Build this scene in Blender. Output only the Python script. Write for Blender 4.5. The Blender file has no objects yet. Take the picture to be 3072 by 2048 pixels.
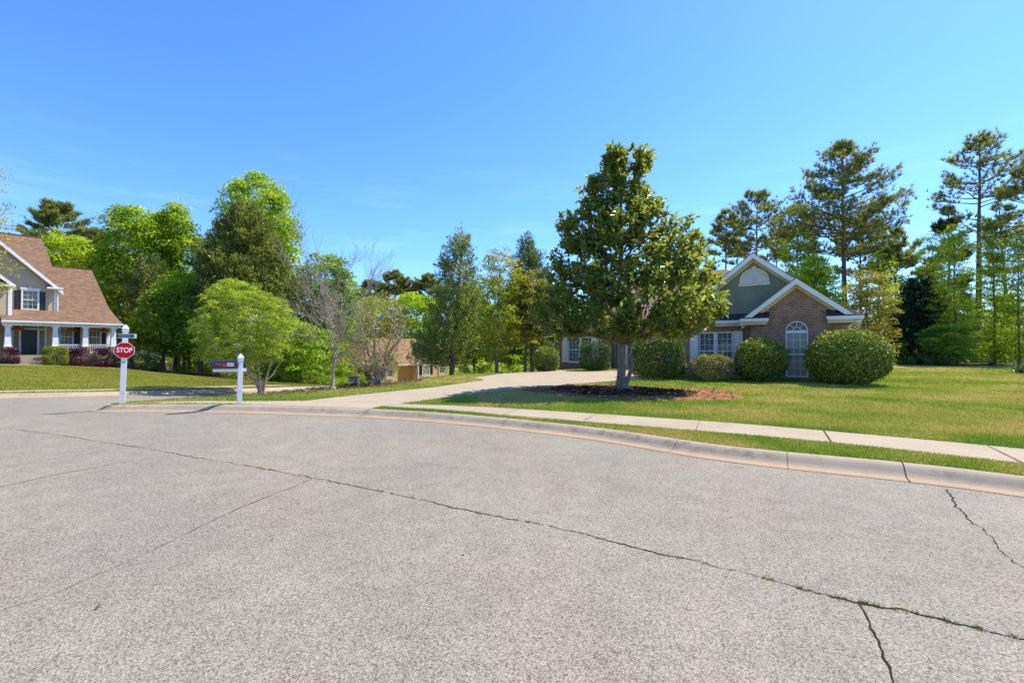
import bpy, math, random
import numpy as np
from mathutils import Vector, geometry

random.seed(7); RNG = np.random.default_rng(11)
R = math.radians
scene = bpy.context.scene
COL = scene.collection

# ------------------------------------------------------------------ camera, sky, sun, exposure
F, HCAM, PITCH = 1365.0, 1.7, R(0.71)          # focal length in pixels of a 3072 wide frame
cam_d = bpy.data.cameras.new('camera'); cam = bpy.data.objects.new('camera', cam_d); COL.objects.link(cam)
cam_d.sensor_width = 36.0; cam_d.lens = 36.0 * F / 3072.0
cam_d.clip_start = 0.05; cam_d.clip_end = 3000
cam.location = (0, 0, HCAM); cam.rotation_euler = (R(90) + PITCH, 0, 0)
scene.camera = cam

SUN_EL, SUN_AZ = 55.0, 61.0                     # azimuth clockwise from +Y
world = bpy.data.worlds.new('World'); scene.world = world; world.use_nodes = True
wn = world.node_tree; wn.nodes.clear()
sky = wn.nodes.new('ShaderNodeTexSky'); sky.sky_type = 'NISHITA'; sky.sun_disc = False
sky.sun_elevation = R(SUN_EL); sky.sun_rotation = R(SUN_AZ)
sky.air_density = 1.0; sky.dust_density = 0.3; sky.ozone_density = 2.5
bg = wn.nodes.new('ShaderNodeBackground'); bg.inputs['Strength'].default_value = 0.15
wo = wn.nodes.new('ShaderNodeOutputWorld')
hs = wn.nodes.new('ShaderNodeHueSaturation'); hs.inputs['Saturation'].default_value = 1.10
tn = wn.nodes.new('ShaderNodeMix'); tn.data_type = 'RGBA'; tn.blend_type = 'MULTIPLY'; tn.inputs[0].default_value = 1.0; tn.inputs[7].default_value = (0.38, 0.545, 0.80, 1)
wn.links.new(sky.outputs[0], hs.inputs['Color']); wn.links.new(hs.outputs[0], tn.inputs[6]); 
# thin high cloud wisps low in the sky
tc = wn.nodes.new('ShaderNodeTexCoord'); mp_ = wn.nodes.new('ShaderNodeMapping'); mp_.inputs['Scale'].default_value = (2.2, 2.2, 21.0); mp_.inputs['Rotation'].default_value = (0.05, 0.03, 0.4)
nz = wn.nodes.new('ShaderNodeTexNoise'); nz.inputs['Scale'].default_value = 1.6; nz.inputs['Detail'].default_value = 6; nz.inputs['Roughness'].default_value = 0.62
rp = wn.nodes.new('ShaderNodeMapRange'); rp.inputs['From Min'].default_value = 0.52; rp.inputs['From Max'].default_value = 0.78; rp.inputs['To Max'].default_value = 0.14
sz = wn.nodes.new('ShaderNodeSeparateXYZ'); ek = wn.nodes.new('ShaderNodeMapRange'); ek.inputs['From Min'].default_value = 0.42; ek.inputs['From Max'].default_value = 0.14
cm = wn.nodes.new('ShaderNodeMath'); cm.operation = 'MULTIPLY'; cl_ = wn.nodes.new('ShaderNodeMix'); cl_.data_type = 'RGBA'; cl_.inputs[7].default_value = (4.2, 4.6, 5.4, 1)
L_ = wn.links.new
L_(tc.outputs['Generated'], mp_.inputs[0]); L_(mp_.outputs[0], nz.inputs['Vector']); L_(nz.outputs['Fac'], rp.inputs[0]); L_(tc.outputs['Generated'], sz.inputs[0]); L_(sz.outputs[2], ek.inputs[0])
L_(rp.outputs[0], cm.inputs[0]); L_(ek.outputs[0], cm.inputs[1]); L_(cm.outputs[0], cl_.inputs[0]); L_(tn.outputs[2], cl_.inputs[6]); L_(cl_.outputs[2], bg.inputs[0]); wn.links.new(bg.outputs[0], wo.inputs[0])
sun_d = bpy.data.lights.new('sun', 'SUN'); sun_d.energy = 3.25; sun_d.angle = R(0.5); sun_d.color = (1.0, 0.90, 0.76)
sun = bpy.data.objects.new('sun', sun_d); COL.objects.link(sun)
sdir = Vector((math.cos(R(SUN_EL)) * math.sin(R(SUN_AZ)), math.cos(R(SUN_EL)) * math.cos(R(SUN_AZ)), math.sin(R(SUN_EL))))
sun.rotation_euler = sdir.to_track_quat('Z', 'Y').to_euler()
sun.location = sdir * 60
scene.view_settings.view_transform = 'Standard'; scene.view_settings.look = 'None'
scene.view_settings.exposure = 1.36; scene.view_settings.gamma = 1.0
scene.view_settings.use_curve_mapping = False

# ------------------------------------------------------------------ materials
MATS = {}
class NT:
    def __init__(s, name):
        s.m = bpy.data.materials.new(name); s.m.use_nodes = True
        s.t = s.m.node_tree; s.b = s.t.nodes['Principled BSDF']; s.out = s.t.nodes['Material Output']
        MATS[name] = s.m
    def n(s, kind, **kw):
        nd = s.t.nodes.new('ShaderNode' + kind)
        for k, v in kw.items():
            if k in nd.inputs: s.set(nd.inputs[k], v)
            else: setattr(nd, k, v)
        return nd
    def set(s, sock, v):
        if hasattr(v, 'is_output') or isinstance(v, bpy.types.NodeSocket): s.t.links.new(v, sock)
        elif isinstance(v, bpy.types.Node): s.t.links.new(v.outputs[0], sock)
        else:
            if isinstance(v, tuple) and len(v) == 3 and sock.type == 'RGBA': v = v + (1,)
            sock.default_value = v
    def pos(s): return s.n('NewGeometry').outputs['Position']
    def obj(s): return s.n('TexCoord').outputs['Object']
    def noise(s, scale, detail=3, vec=None, rough=0.55):
        nd = s.n('TexNoise', Scale=scale, Detail=detail, Roughness=rough)
        s.t.links.new(vec if vec is not None else s.pos(), nd.inputs['Vector']); return nd.outputs['Fac']
    def ramp(s, fac, stops):
        nd = s.n('ValToRGB'); e = nd.color_ramp.elements
        while len(e) < len(stops): e.new(0.5)
        for i, (p, c) in enumerate(stops):
            e[i].position = p; e[i].color = (c + (1,)) if isinstance(c, tuple) else (c, c, c, 1)
        s.t.links.new(fac, nd.inputs[0]); return nd.outputs[0]
    def mix(s, fac, a, b, mode='MIX'):
        nd = s.n('Mix', data_type='RGBA', blend_type=mode)
        s.set(nd.inputs[0], fac); s.set(nd.inputs[6], a); s.set(nd.inputs[7], b); return nd.outputs[2]
    def math(s, op, a, b=0.0):
        nd = s.n('Math', operation=op); s.set(nd.inputs[0], a); s.set(nd.inputs[1], b); return nd.outputs[0]
    def bump(s, h, strength=0.3, dist=0.01):
        nd = s.n('Bump', Strength=strength, Distance=dist); s.t.links.new(h, nd.inputs['Height'])
        s.t.links.new(nd.outputs[0], s.b.inputs['Normal'])
    def fin(s, col, rough=0.8, spec=0.3, metal=0.0):
        s.set(s.b.inputs['Base Color'], col); s.set(s.b.inputs['Roughness'], rough)
        s.b.inputs['Specular IOR Level'].default_value = spec; s.b.inputs['Metallic'].default_value = metal
        return s.m

def plain(name, col, rough=0.6, spec=0.4, var=0.12, scale=3.0, bump=0.0, bscale=60.0, metal=0.0):
    t = NT(name); f = t.noise(scale, 5, t.obj())
    dark = tuple(c * (1 - var * 2) for c in col); lite = tuple(min(1, c * (1 + var)) for c in col)
    c = t.ramp(f, [(0.3, dark), (0.5, col), (0.72, lite)])
    if bump: t.bump(t.noise(bscale, 4, t.obj()), bump, 0.01)
    return t.fin(c, rough, spec, metal)

def m_asphalt():
    t = NT('asphalt'); p = t.pos()
    v = t.n('TexVoronoi', Scale=104.0); t.t.links.new(p, v.inputs['Vector'])
    sep = t.n('SeparateColor'); t.t.links.new(v.outputs['Color'], sep.inputs[0])
    stone = t.ramp(sep.outputs[0], [(0.0, (0.125, 0.115, 0.089)), (0.18, (0.218, 0.203, 0.158)), (0.6, (0.285, 0.266, 0.207)), (1.0, (0.385, 0.36, 0.285))])
    gap = t.ramp(v.outputs['Distance'], [(0.4, 1.0), (0.9, 0.6)])
    c = t.mix(1.0, stone, gap, 'MULTIPLY')
    big = t.ramp(t.noise(0.35, 5, p), [(0.3, (0.88, 0.87, 0.90)), (0.7, (1.07, 1.05, 1.02))])
    c = t.mix(1.0, c, big, 'MULTIPLY')
    st = t.ramp(t.noise(1.1, 8, p, 0.75), [(0.30, 0.80), (0.42, 0.98), (0.6, 1.0), (0.75, 1.10)])
    c = t.mix(1.0, c, st, 'MULTIPLY')
    sptn = t.ramp(t.noise(7.0, 3, p, 0.6), [(0.70, 1.0), (0.78, 0.72)])
    c = t.mix(1.0, c, sptn, 'MULTIPLY')
    pat = t.ramp(t.noise(2.6, 6, p, 0.7), [(0.3, 0.86), (0.7, 1.08)])
    c = t.mix(1.0, c, pat, 'MULTIPLY')
    warm = t.ramp(t.noise(0.5, 2, p), [(0.5, (1, 1, 1)), (0.75, (1.04, 0.985, 0.94))])
    c = t.mix(1.0, c, warm, 'MULTIPLY')
    t.bump(v.outputs['Distance'], 0.55, 0.006)
    return t.fin(c, 0.85, 0.25)

def m_concrete(name, col, attr=False, joints=False):
    t = NT(name); p = t.pos()
    f = t.ramp(t.noise(1.3, 6, p, 0.65), [(0.25, 0.82), (0.5, 0.98), (0.75, 1.07)])
    g = t.ramp(t.noise(90, 2, p), [(0.3, 0.88), (0.7, 1.06)])
    base = t.n('RGB'); base.outputs[0].default_value = col + (1,)
    c = base.outputs[0]
    if attr:
        a = t.n('Attribute', attribute_name='tint'); st = t.ramp(t.noise(2.2, 5, p, 0.7), [(0.35, 0.0), (0.6, 1.0)])
        sepc = t.n('SeparateColor'); t.t.links.new(a.outputs['Color'], sepc.inputs[0])
        k = t.math('MULTIPLY', sepc.outputs[0], t.math('ADD', t.math('MULTIPLY', st, 0.6), 0.4))
        c = t.mix(k, c, (0.42, 0.26, 0.135))
        sp = t.ramp(t.noise(6.5, 6, p, 0.8), [(0.48, 0.0), (0.60, 1.0)])
        blot = t.ramp(t.noise(0.5, 3, p), [(0.40, 0.0), (0.55, 1.0)])
        k2 = t.math('MULTIPLY', t.math('MULTIPLY', sepc.outputs[1], sp), blot)
        c = t.mix(t.math('MULTIPLY', k2, 0.6), c, (0.11, 0.095, 0.075))
    c = t.mix(1.0, c, f, 'MULTIPLY'); c = t.mix(1.0, c, g, 'MULTIPLY')
    t.bump(t.noise(150, 3, p), 0.15, 0.004)
    return t.fin(c, 0.85, 0.2)

def m_ground():
    t = NT('lawn_grass'); p = t.pos()
    mp = t.n('Mapping'); mp.inputs['Scale'].default_value = (1, 2.2, 1); mp.inputs['Rotation'].default_value = (0, 0, R(25)); t.t.links.new(p, mp.inputs[0])
    patch = t.noise(0.33, 5, mp.outputs[0], 0.6)
    c = t.ramp(patch, [(0.32, (0.46, 0.34, 0.15)), (0.43, (0.40, 0.35, 0.11)), (0.53, (0.32, 0.35, 0.065)), (0.66, (0.23, 0.31, 0.035))])
    sx = t.n('SeparateXYZ'); t.t.links.new(p, sx.inputs[0])
    left = t.ramp(t.math('MULTIPLY', t.math('ADD', sx.outputs[0], 16.0), 0.25), [(0.0, 0.0), (1.0, 1.0)])
    lc = t.ramp(t.noise(0.6, 4, p), [(0.3, (0.145, 0.15, 0.018)), (0.5, (0.19, 0.19, 0.022)), (0.7, (0.23, 0.21, 0.035))])
    c = t.mix(left, lc, c)
    fine = t.ramp(t.noise(28, 6, p, 0.8), [(0.25, 0.35), (0.5, 0.95), (0.8, 1.45)])
    clump = t.ramp(t.noise(4.5, 5, p, 0.75), [(0.3, (0.72, 0.74, 0.7)), (0.5, (1, 1, 1)), (0.72, (1.18, 1.1, 1.1))])
    c = t.mix(1.0, c, clump, 'MULTIPLY')
    c = t.mix(1.0, c, fine, 'MULTIPLY')
    t.bump(t.noise(60, 4, p, 0.8), 0.8, 0.03)
    return t.fin(c, 0.9, 0.1)

def m_soil(name, a, b, c3, scale=9.0):
    t = NT(name); p = t.pos()
    c = t.ramp(t.noise(scale, 7, p, 0.75), [(0.3, a), (0.5, b), (0.72, c3)])
    t.bump(t.noise(scale * 4, 5, p, 0.8), 0.9, 0.04)
    return t.fin(c, 0.95, 0.1)

def m_brick(name='brick', cols=None, mortar=(0.46, 0.37, 0.29)):
    t = NT(name); o = t.obj()
    s = t.n('SeparateXYZ'); t.t.links.new(o, s.inputs[0])
    cx = t.n('CombineXYZ'); t.t.links.new(t.math('ADD', s.outputs[0], s.outputs[1]), cx.inputs[0]); t.t.links.new(s.outputs[2], cx.inputs[1])
    b = t.n('TexBrick', Scale=1.0); b.inputs['Mortar Size'].default_value = 0.0095; b.inputs['Mortar Smooth'].default_value = 0.15
    b.inputs['Brick Width'].default_value = 0.213; b.inputs['Row Height'].default_value = 0.0677; b.inputs['Bias'].default_value = -0.1
    b.inputs['Color1'].default_value = (0.37, 0.155, 0.082, 1); b.inputs['Color2'].default_value = (0.155, 0.092, 0.065, 1)
    b.inputs['Mortar'].default_value = mortar + (1,)
    t.t.links.new(cx.outputs[0], b.inputs['Vector'])
    f = t.ramp(t.noise(3.5, 5, o, 0.7), [(0.3, 0.72), (0.7, 1.25)])
    c = t.mix(1.0, b.outputs['Color'], f, 'MULTIPLY')
    g = t.ramp(t.noise(70, 3, o), [(0.3, 0.8), (0.7, 1.15)])
    c = t.mix(1.0, c, g, 'MULTIPLY')
    inv = t.math('SUBTRACT', 1.0, b.outputs['Fac'])
    t.bump(inv, 0.5, 0.008)
    return t.fin(c, 0.85, 0.2)

def m_shingle(name, c1, c2):
    t = NT(name); o = t.obj()
    s = t.n('SeparateXYZ'); t.t.links.new(o, s.inputs[0])
    cx = t.n('CombineXYZ'); t.t.links.new(s.outputs[0], cx.inputs[0])
    t.t.links.new(t.math('MULTIPLY', s.outputs[2], 1.0), cx.inputs[1])
    b = t.n('TexBrick', Scale=1.0); b.inputs['Mortar Size'].default_value = 0.006; b.inputs['Mortar Smooth'].default_value = 0.3
    b.inputs['Brick Width'].default_value = 0.30; b.inputs['Row Height'].default_value = 0.085
    b.inputs['Color1'].default_value = c1 + (1,); b.inputs['Color2'].default_value = c2 + (1,)
    b.inputs['Mortar'].default_value = tuple(x * 0.45 for x in c2) + (1,)
    t.t.links.new(cx.outputs[0], b.inputs['Vector'])
    f = t.ramp(t.noise(2.0, 6, o, 0.7), [(0.3, 0.78), (0.7, 1.18)])
    c = t.mix(1.0, b.outputs['Color'], f, 'MULTIPLY')
    g = t.ramp(t.noise(45, 3, o), [(0.3, 0.8), (0.7, 1.2)])
    c = t.mix(1.0, c, g, 'MULTIPLY')
    t.bump(t.noise(80, 3, o), 0.3, 0.01)
    return t.fin(c, 0.9, 0.15)

def m_bark(name, a, b, ridge=9.0):
    t = NT(name); o = t.obj()
    mp = t.n('Mapping'); mp.inputs['Scale'].default_value = (1, 1, 0.28); t.t.links.new(o, mp.inputs[0])
    f = t.noise(ridge, 7, mp.outputs[0], 0.75)
    c = t.ramp(f, [(0.32, a), (0.5, tuple((x + y) / 2 for x, y in zip(a, b))), (0.66, b)])
    l = t.ramp(t.noise(3.5, 4, o), [(0.4, 0.85), (0.7, 1.25)])
    c = t.mix(1.0, c, l, 'MULTIPLY')
    t.bump(f, 0.8, 0.03)
    return t.fin(c, 0.9, 0.15)

def m_leaf(name, rough=0.5, spec=0.4, trans=0.32, under=None):
    """leaf whose own colour is stored per leaf in the attribute 'tint'"""
    t = NT(name); a = t.n('Attribute', attribute_name='tint')
    c = a.outputs['Color']
    if under is not None:
        g = t.n('NewGeometry'); c = t.mix(g.outputs['Backfacing'], c, under)
    t.fin(c, rough, spec)
    tr = t.n('BsdfTranslucent')
    warm = t.mix(1.0, c, (1.25, 1.25, 0.55), 'MULTIPLY'); t.t.links.new(warm, tr.inputs['Color'])
    mx = t.n('MixShader'); mx.inputs[0].default_value = trans
    t.t.links.new(t.b.outputs[0], mx.inputs[1]); t.t.links.new(tr.outputs[0], mx.inputs[2])
    t.t.links.new(mx.outputs[0], t.out.inputs[0]); return t.m

def m_glass():
    t = NT('window_glass')
    gl = t.n('BsdfGlossy', Roughness=0.03); gl.inputs['Color'].default_value = (0.9, 0.95, 1, 1)
    tp = t.n('BsdfTransparent'); tp.inputs['Color'].default_value = (0.74, 0.80, 0.80, 1)
    fr = t.n('Fresnel', IOR=1.55); mx = t.n('MixShader')
    k = t.math('MULTIPLY', fr.outputs[0], 0.8)
    t.t.links.new(k, mx.inputs[0]); t.t.links.new(tp.outputs[0], mx.inputs[1]); t.t.links.new(gl.outputs[0], mx.inputs[2])
    t.t.links.new(mx.outputs[0], t.out.inputs[0]); return t.m

m_asphalt()
m_concrete('kerb_concrete', (0.365, 0.302, 0.215), attr=True)
m_concrete('pale_concrete', (0.365, 0.303, 0.215))
m_ground()
m_soil('red_mulch', (0.11, 0.048, 0.03), (0.34, 0.145, 0.07), (0.45, 0.22, 0.11), 7.0)
m_soil('dark_mulch', (0.025, 0.016, 0.012), (0.07, 0.042, 0.03), (0.13, 0.08, 0.055), 12.0)
m_soil('leaf_litter', (0.05, 0.035, 0.018), (0.13, 0.085, 0.04), (0.22, 0.15, 0.075), 8.0)
m_soil('crack_dirt', (0.022, 0.018, 0.014), (0.05, 0.042, 0.032), (0.10, 0.085, 0.06), 20.0)
m_brick()
m_brick('stone', mortar=(0.3, 0.27, 0.23))
m_shingle('brown_shingle', (0.235, 0.145, 0.09), (0.15, 0.09, 0.06))
m_shingle('grey_shingle', (0.075, 0.072, 0.075), (0.045, 0.043, 0.047))
m_shingle('tan_shingle', (0.36, 0.24, 0.17), (0.28, 0.18, 0.13))
m_shingle('orange_shingle', (0.33, 0.195, 0.115), (0.25, 0.145, 0.09))
plain('green_stucco', (0.225, 0.24, 0.165), 0.9, 0.1, 0.10, 1.2, 0.25, 90)
plain('cream_stucco', (0.74, 0.50, 0.28), 0.9, 0.1, 0.05, 1.0, 0.15, 60)
plain('tan_siding', (0.52, 0.41, 0.265), 0.7, 0.2, 0.06, 1.5, 0.1, 40)
plain('white_paint', (0.78, 0.77, 0.73), 0.45, 0.4, 0.05, 2.0)
plain('cream_paint', (0.66, 0.58, 0.40), 0.5, 0.3, 0.05, 2.0)
plain('white_vinyl', (0.76, 0.74, 0.71), 0.4, 0.4, 0.06, 4.0)
plain('black_paint', (0.022, 0.021, 0.024), 0.4, 0.4, 0.1, 3.0)
plain('dark_door', (0.018, 0.02, 0.022), 0.35, 0.4, 0.1, 3.0)
plain('mailbox_black', (0.016, 0.018, 0.022), 0.22, 0.6, 0.1, 6.0)
plain('sign_red', (0.56, 0.001, 0.005), 0.5, 0.2, 0.05, 5.0)
plain('flag_red', (0.62, 0.02, 0.03), 0.45, 0.4, 0.12, 40.0)
plain('sign_white', (0.86, 0.86, 0.84), 0.45, 0.4, 0.02, 5.0)
plain('sign_green', (0.012, 0.12, 0.085), 0.5, 0.4, 0.1, 9.0)
plain('sign_mark', (0.24, 0.38, 0.33), 0.5, 0.4, 0.1, 30.0)
plain('blind_white', (0.42, 0.47, 0.43), 0.6, 0.3, 0.04, 2.0)
plain('curtain_dark', (0.05, 0.055, 0.06), 0.8, 0.2, 0.2, 2.0)
plain('room_dark', (0.035, 0.035, 0.035), 0.9, 0.1, 0.2, 2.0)
plain('terracotta', (0.42, 0.11, 0.03), 0.7, 0.2, 0.2, 8.0)
plain('fieldstone', (0.40, 0.31, 0.24), 0.9, 0.1, 0.2, 6.0, 0.5, 20)
plain('metal_grey', (0.10, 0.10, 0.10), 0.5, 0.5, 0.1, 5.0, metal=0.3)
m_bark('grey_bark', (0.11, 0.08, 0.06), (0.30, 0.24, 0.19), 10)
m_bark('silver_bark', (0.22, 0.17, 0.12), (0.50, 0.42, 0.32), 12)
m_bark('pine_bark', (0.07, 0.05, 0.042), (0.22, 0.16, 0.13), 6)
m_bark('pale_bark', (0.20, 0.145, 0.10), (0.44, 0.36, 0.27), 8)
m_bark('cedar_bark', (0.085, 0.055, 0.042), (0.21, 0.145, 0.115), 11)
m_leaf('soft_leaf', 0.55, 0.3, 0.5)
m_leaf('waxy_leaf', 0.38, 0.35, 0.2)
m_leaf('magnolia_leaf', 0.26, 0.65, 0.58, under=(0.23, 0.25, 0.055))
m_leaf('needle_leaf', 0.5, 0.35, 0.45)
m_leaf('grass_blade', 0.6, 0.25, 0.35)
m_glass()

# ------------------------------------------------------------------ object helpers
def mesh_obj(name, me, mat, parent=None):
    if mat: me.materials.append(MATS[mat])
    o = bpy.data.objects.new(name, me); COL.objects.link(o)
    if parent: o.parent = parent
    return o
def tag(o, label=None, cat=None, group=None, kind=None):
    for k, v in (('label', label), ('category', cat), ('group', group), ('kind', kind)):
        if v: o[k] = v
    return o
def empty(name, loc, rz=0.0):
    o = bpy.data.objects.new(name, None); COL.objects.link(o); o.location = loc; o.rotation_euler = (0, 0, rz)
    o.empty_display_size = 0.3; return o

class MB:
    """collects polygons"""
    def __init__(s): s.v = []; s.f = []
    def poly(s, pts):
        i = len(s.v); s.v += [tuple(p) for p in pts]; s.f.append(tuple(range(i, i + len(pts)))); return s
    def prism(s, pts, y0, y1):
        """outline in (x,z), extruded from y0 (front) to y1 (back)"""
        n = len(pts); i = len(s.v)
        s.v += [(x, y0, z) for x, z in pts] + [(x, y1, z) for x, z in pts]
        s.f.append(tuple(range(i, i + n))); s.f.append(tuple(range(i + 2 * n - 1, i + n - 1, -1)))
        for k in range(n):
            k2 = (k + 1) % n; s.f.append((i + k, i + n + k, i + n + k2, i + k2))
        return s
    def box(s, x0, x1, y0, y1, z0, z1): return s.prism([(x0, z0), (x1, z0), (x1, z1), (x0, z1)], y0, y1)
    def hexa(s, p):
        """8 points: bottom ring 0-3, top ring 4-7"""
        i = len(s.v); s.v += [tuple(q) for q in p]
        for f in ((3, 2, 1, 0), (4, 5, 6, 7), (0, 1, 5, 4), (1, 2, 6, 5), (2, 3, 7, 6), (3, 0, 4, 7)): s.f.append(tuple(i + k for k in f))
        return s
    def slab(s, a, b, c, d, th):
        """thick sheet whose top is a,b,c,d, thickness th downwards"""
        dn = lambda p: (p[0], p[1], p[2] - th)
        return s.hexa([dn(a), dn(b), dn(c), dn(d), a, b, c, d])
    def bar(s, a, b, w, h=None, up=(0, 0, 1)):
        h = h or w; a = Vector(a); b = Vector(b); d = (b - a).normalized(); u = Vector(up)
        if abs(d.dot(u)) > 0.95: u = Vector((0, 1, 0))
        x = d.cross(u).normalized() * (w / 2); y = x.cross(d).normalized() * (h / 2)
        return s.hexa([a - x - y, a + x - y, b + x - y, b - x - y, a - x + y, a + x + y, b + x + y, b - x + y])
    def lathe(s, prof, n=16, c=(0, 0)):
        i = len(s.v); m = len(prof)
        for r, z in prof:
            for k in range(n):
                t = 2 * math.pi * k / n; s.v.append((c[0] + r * math.cos(t), c[1] + r * math.sin(t), z))
        for j in range(m - 1):
            for k in range(n):
                k2 = (k + 1) % n; s.f.append((i + j * n + k, i + j * n + k2, i + (j + 1) * n + k2, i + (j + 1) * n + k))
        s.f.append(tuple(i + k for k in range(n - 1, -1, -1))); s.f.append(tuple(i + (m - 1) * n + k for k in range(n)))
        return s
    def build(s, name, mat, parent=None, bevel=0.0, smooth=False):
        me = bpy.data.meshes.new(name); me.from_pydata(s.v, [], s.f); me.update()
        o = mesh_obj(name, me, mat, parent)
        import bmesh
        bm = bmesh.new(); bm.from_mesh(me); bmesh.ops.recalc_face_normals(bm, faces=bm.faces); bm.to_mesh(me); bm.free()
        if smooth: me.polygons.foreach_set('use_smooth', [True] * len(me.polygons))
        if bevel:
            b = o.modifiers.new('bevel', 'BEVEL'); b.width = bevel; b.segments = 2; b.limit_method = 'ANGLE'
        return o

def np_mesh(name, V, nper, mat, parent=None, col=None, smooth=False, F_=None):
    """many separate polygons, each with nper vertices (or faces given by F_)"""
    V = np.asarray(V, np.float32).reshape(-1, 3); me = bpy.data.meshes.new(name)
    idx = np.arange(len(V), dtype=np.int32) if F_ is None else np.asarray(F_, np.int32).ravel()
    nf = len(idx) // nper
    me.vertices.add(len(V)); me.vertices.foreach_set('co', V.ravel())
    me.loops.add(len(idx)); me.loops.foreach_set('vertex_index', idx)
    me.polygons.add(nf); me.polygons.foreach_set('loop_start', np.arange(0, nf * nper, nper, dtype=np.int32))
    if smooth: me.polygons.foreach_set('use_smooth', np.ones(nf, bool))
    if col is not None:
        a = me.color_attributes.new('tint', 'FLOAT_COLOR', 'POINT')
        c = np.ones((len(V), 4), np.float32); c[:, :3] = col; a.data.foreach_set('color', c.ravel())
    me.update(calc_edges=True); me.validate()
    return mesh_obj(name, me, mat, parent)

# ------------------------------------------------------------------ terrain
CTRL = np.array([
    (-20, 0, .13), (-8, 0, .13), (0, 0, .13), (8, 0, .13), (20, 0, .15), (-20, -12, .13), (20, -12, .15), (0, -12, .13), (-30, -5, .0),
    (-10, 8, .13), (-4, 7, .13), (0, 8, .13), (-12, 12.5, .08), (3, 9, .15), (8, 5, .15), (15, 5, .18), (-5, 12.5, .15), (0, 12, .17), (-15, 8, .05),
    (3.75, 15.5, .26), (8.5, 20.5, .32), (12, 17.5, .33), (16, 15, .33), (12, 29, .42), (22, 26, .46), (30, 20, .42), (32, 32, .5),
    (3, 28, .3), (-1, 24, .26), (-3, 24.4, .22), (-6.8, 17.2, .19), (-8.3, 15, .15), (-10.1, 16.6, -.12), (-8.8, 20, -.38), (-6.6, 26, -.9), (-5, 34, -1.5), (-1.5, 32, -.6), (2, 36, -.4),
    (-20.2, 18, -.2), (-18.1, 20, -.32), (-15.7, 26, -.74), (-14.4, 32, -1.12),
    (-41, 38, .42), (-36.9, 43, -.15), (-29.7, 42, -1.0), (-23.2, 40, -1.25), (-19.5, 42, -1.7), (-33, 30, .22), (-50, 30, .8), (-26, 26, -.15), (-55, 45, .8), (-40, 10, .2),
    (-11, 58, -3.1), (-5, 58, -3.0), (-18, 58, -3.2), (-8, 45, -2.2), (4, 50, -1.6), (-40, 60, -1.5), (-25, 60, -3.0), (20, 45, .3), (35, 50, .3)], float)
def _phi(r2): return np.where(r2 > 1e-9, 0.5 * r2 * np.log(r2 + 1e-12), 0.0)
def _tps():
    P = CTRL[:, :2] / 20; n = len(P); K = _phi(((P[:, None] - P[None]) ** 2).sum(-1)) + 0.002 * np.eye(n)
    A = np.zeros((n + 3, n + 3)); A[:n, :n] = K; A[:n, n] = 1; A[:n, n + 1:] = P; A[n, :n] = 1; A[n + 1:, :n] = P.T
    b = np.zeros(n + 3); b[:n] = CTRL[:, 2]; return np.linalg.solve(A, b)
_W = _tps()
def G(x, y):
    """height of the grass surface"""
    x = np.asarray(x, float); y = np.asarray(y, float); sh = x.shape; q = np.stack([x.ravel(), y.ravel()], 1) / 20
    P = CTRL[:, :2] / 20; out = np.empty(len(q))
    for i in range(0, len(q), 20000):
        c = q[i:i + 20000]; out[i:i + 20000] = _phi(((c[:, None] - P[None]) ** 2).sum(-1)) @ _W[:len(P)] + _W[len(P)] + c @ _W[len(P) + 1:]
    r = np.hypot(q[:, 0] * 20 + 0, q[:, 1] * 20 - 20); k = np.clip((r - 42) / 40, 0, 1); k = k * k * (3 - 2 * k)
    far = np.where(q[:, 0] > 0, 0.2, -2.0)
    out = np.clip(out, -6, 3) * (1 - k) + far * k
    return out.reshape(sh)
def g1(x, y): return float(G(np.array([x]), np.array([y]))[0])
def ray(px, py):
    x = (px - 1536) / F; y = (1024 - py) / F; c, s = math.cos(PITCH), math.sin(PITCH)
    d = (x, c - s * y, s + c * y); return (d[0] / d[1], d[2] / d[1])
def at(px, Y):
    """x of a photo column at distance Y"""
    return ray(px, 1041)[0] * Y
def rowcos(px): a = (px - 1536) / F; return 1 / math.sqrt(1 + a * a)
def zat(py, Y, px=1536): return HCAM + ray(px, py)[1] * Y
def hit(px, py, off=0.0):
    """where the line of sight of a photo pixel meets the ground"""
    a, b = ray(px, py); t = np.linspace(2, 90, 4000); z = HCAM + b * t; g = G(a * t, t) + off
    k = np.nonzero(z < g)[0]; i = k[0] if len(k) else -1
    return (a * t[i], t[i])
def flat(px, py, z=0.0):
    a, b = ray(px, py); t = (z - HCAM) / b; return (a * t, t)
def smooth(pts, step=0.3, closed=False):
    P = np.array(pts, float); n = len(P); out = []
    rng = range(n) if closed else range(n - 1)
    for i in rng:
        p1, p2 = P[i], P[(i + 1) % n]
        p0 = P[i - 1] if (i > 0 or closed) else 2 * p1 - p2
        p3 = P[(i + 2) % n] if (i + 2 < n or closed) else 2 * p2 - p1
        m = max(1, int(np.linalg.norm(p2 - p1) / step))
        for k in range(m):
            t = k / m; out.append(0.5 * ((2 * p1) + (-p0 + p2) * t + (2 * p0 - 5 * p1 + 4 * p2 - p3) * t * t + (-p0 + 3 * p1 - 3 * p2 + p3) * t ** 3))
    if not closed: out.append(P[-1])
    return np.array(out)
def offset(L, d):
    t = np.gradient(L, axis=0); t /= np.linalg.norm(t, axis=1)[:, None] + 1e-9
    return L + np.stack([-t[:, 1], t[:, 0]], 1) * d
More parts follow.
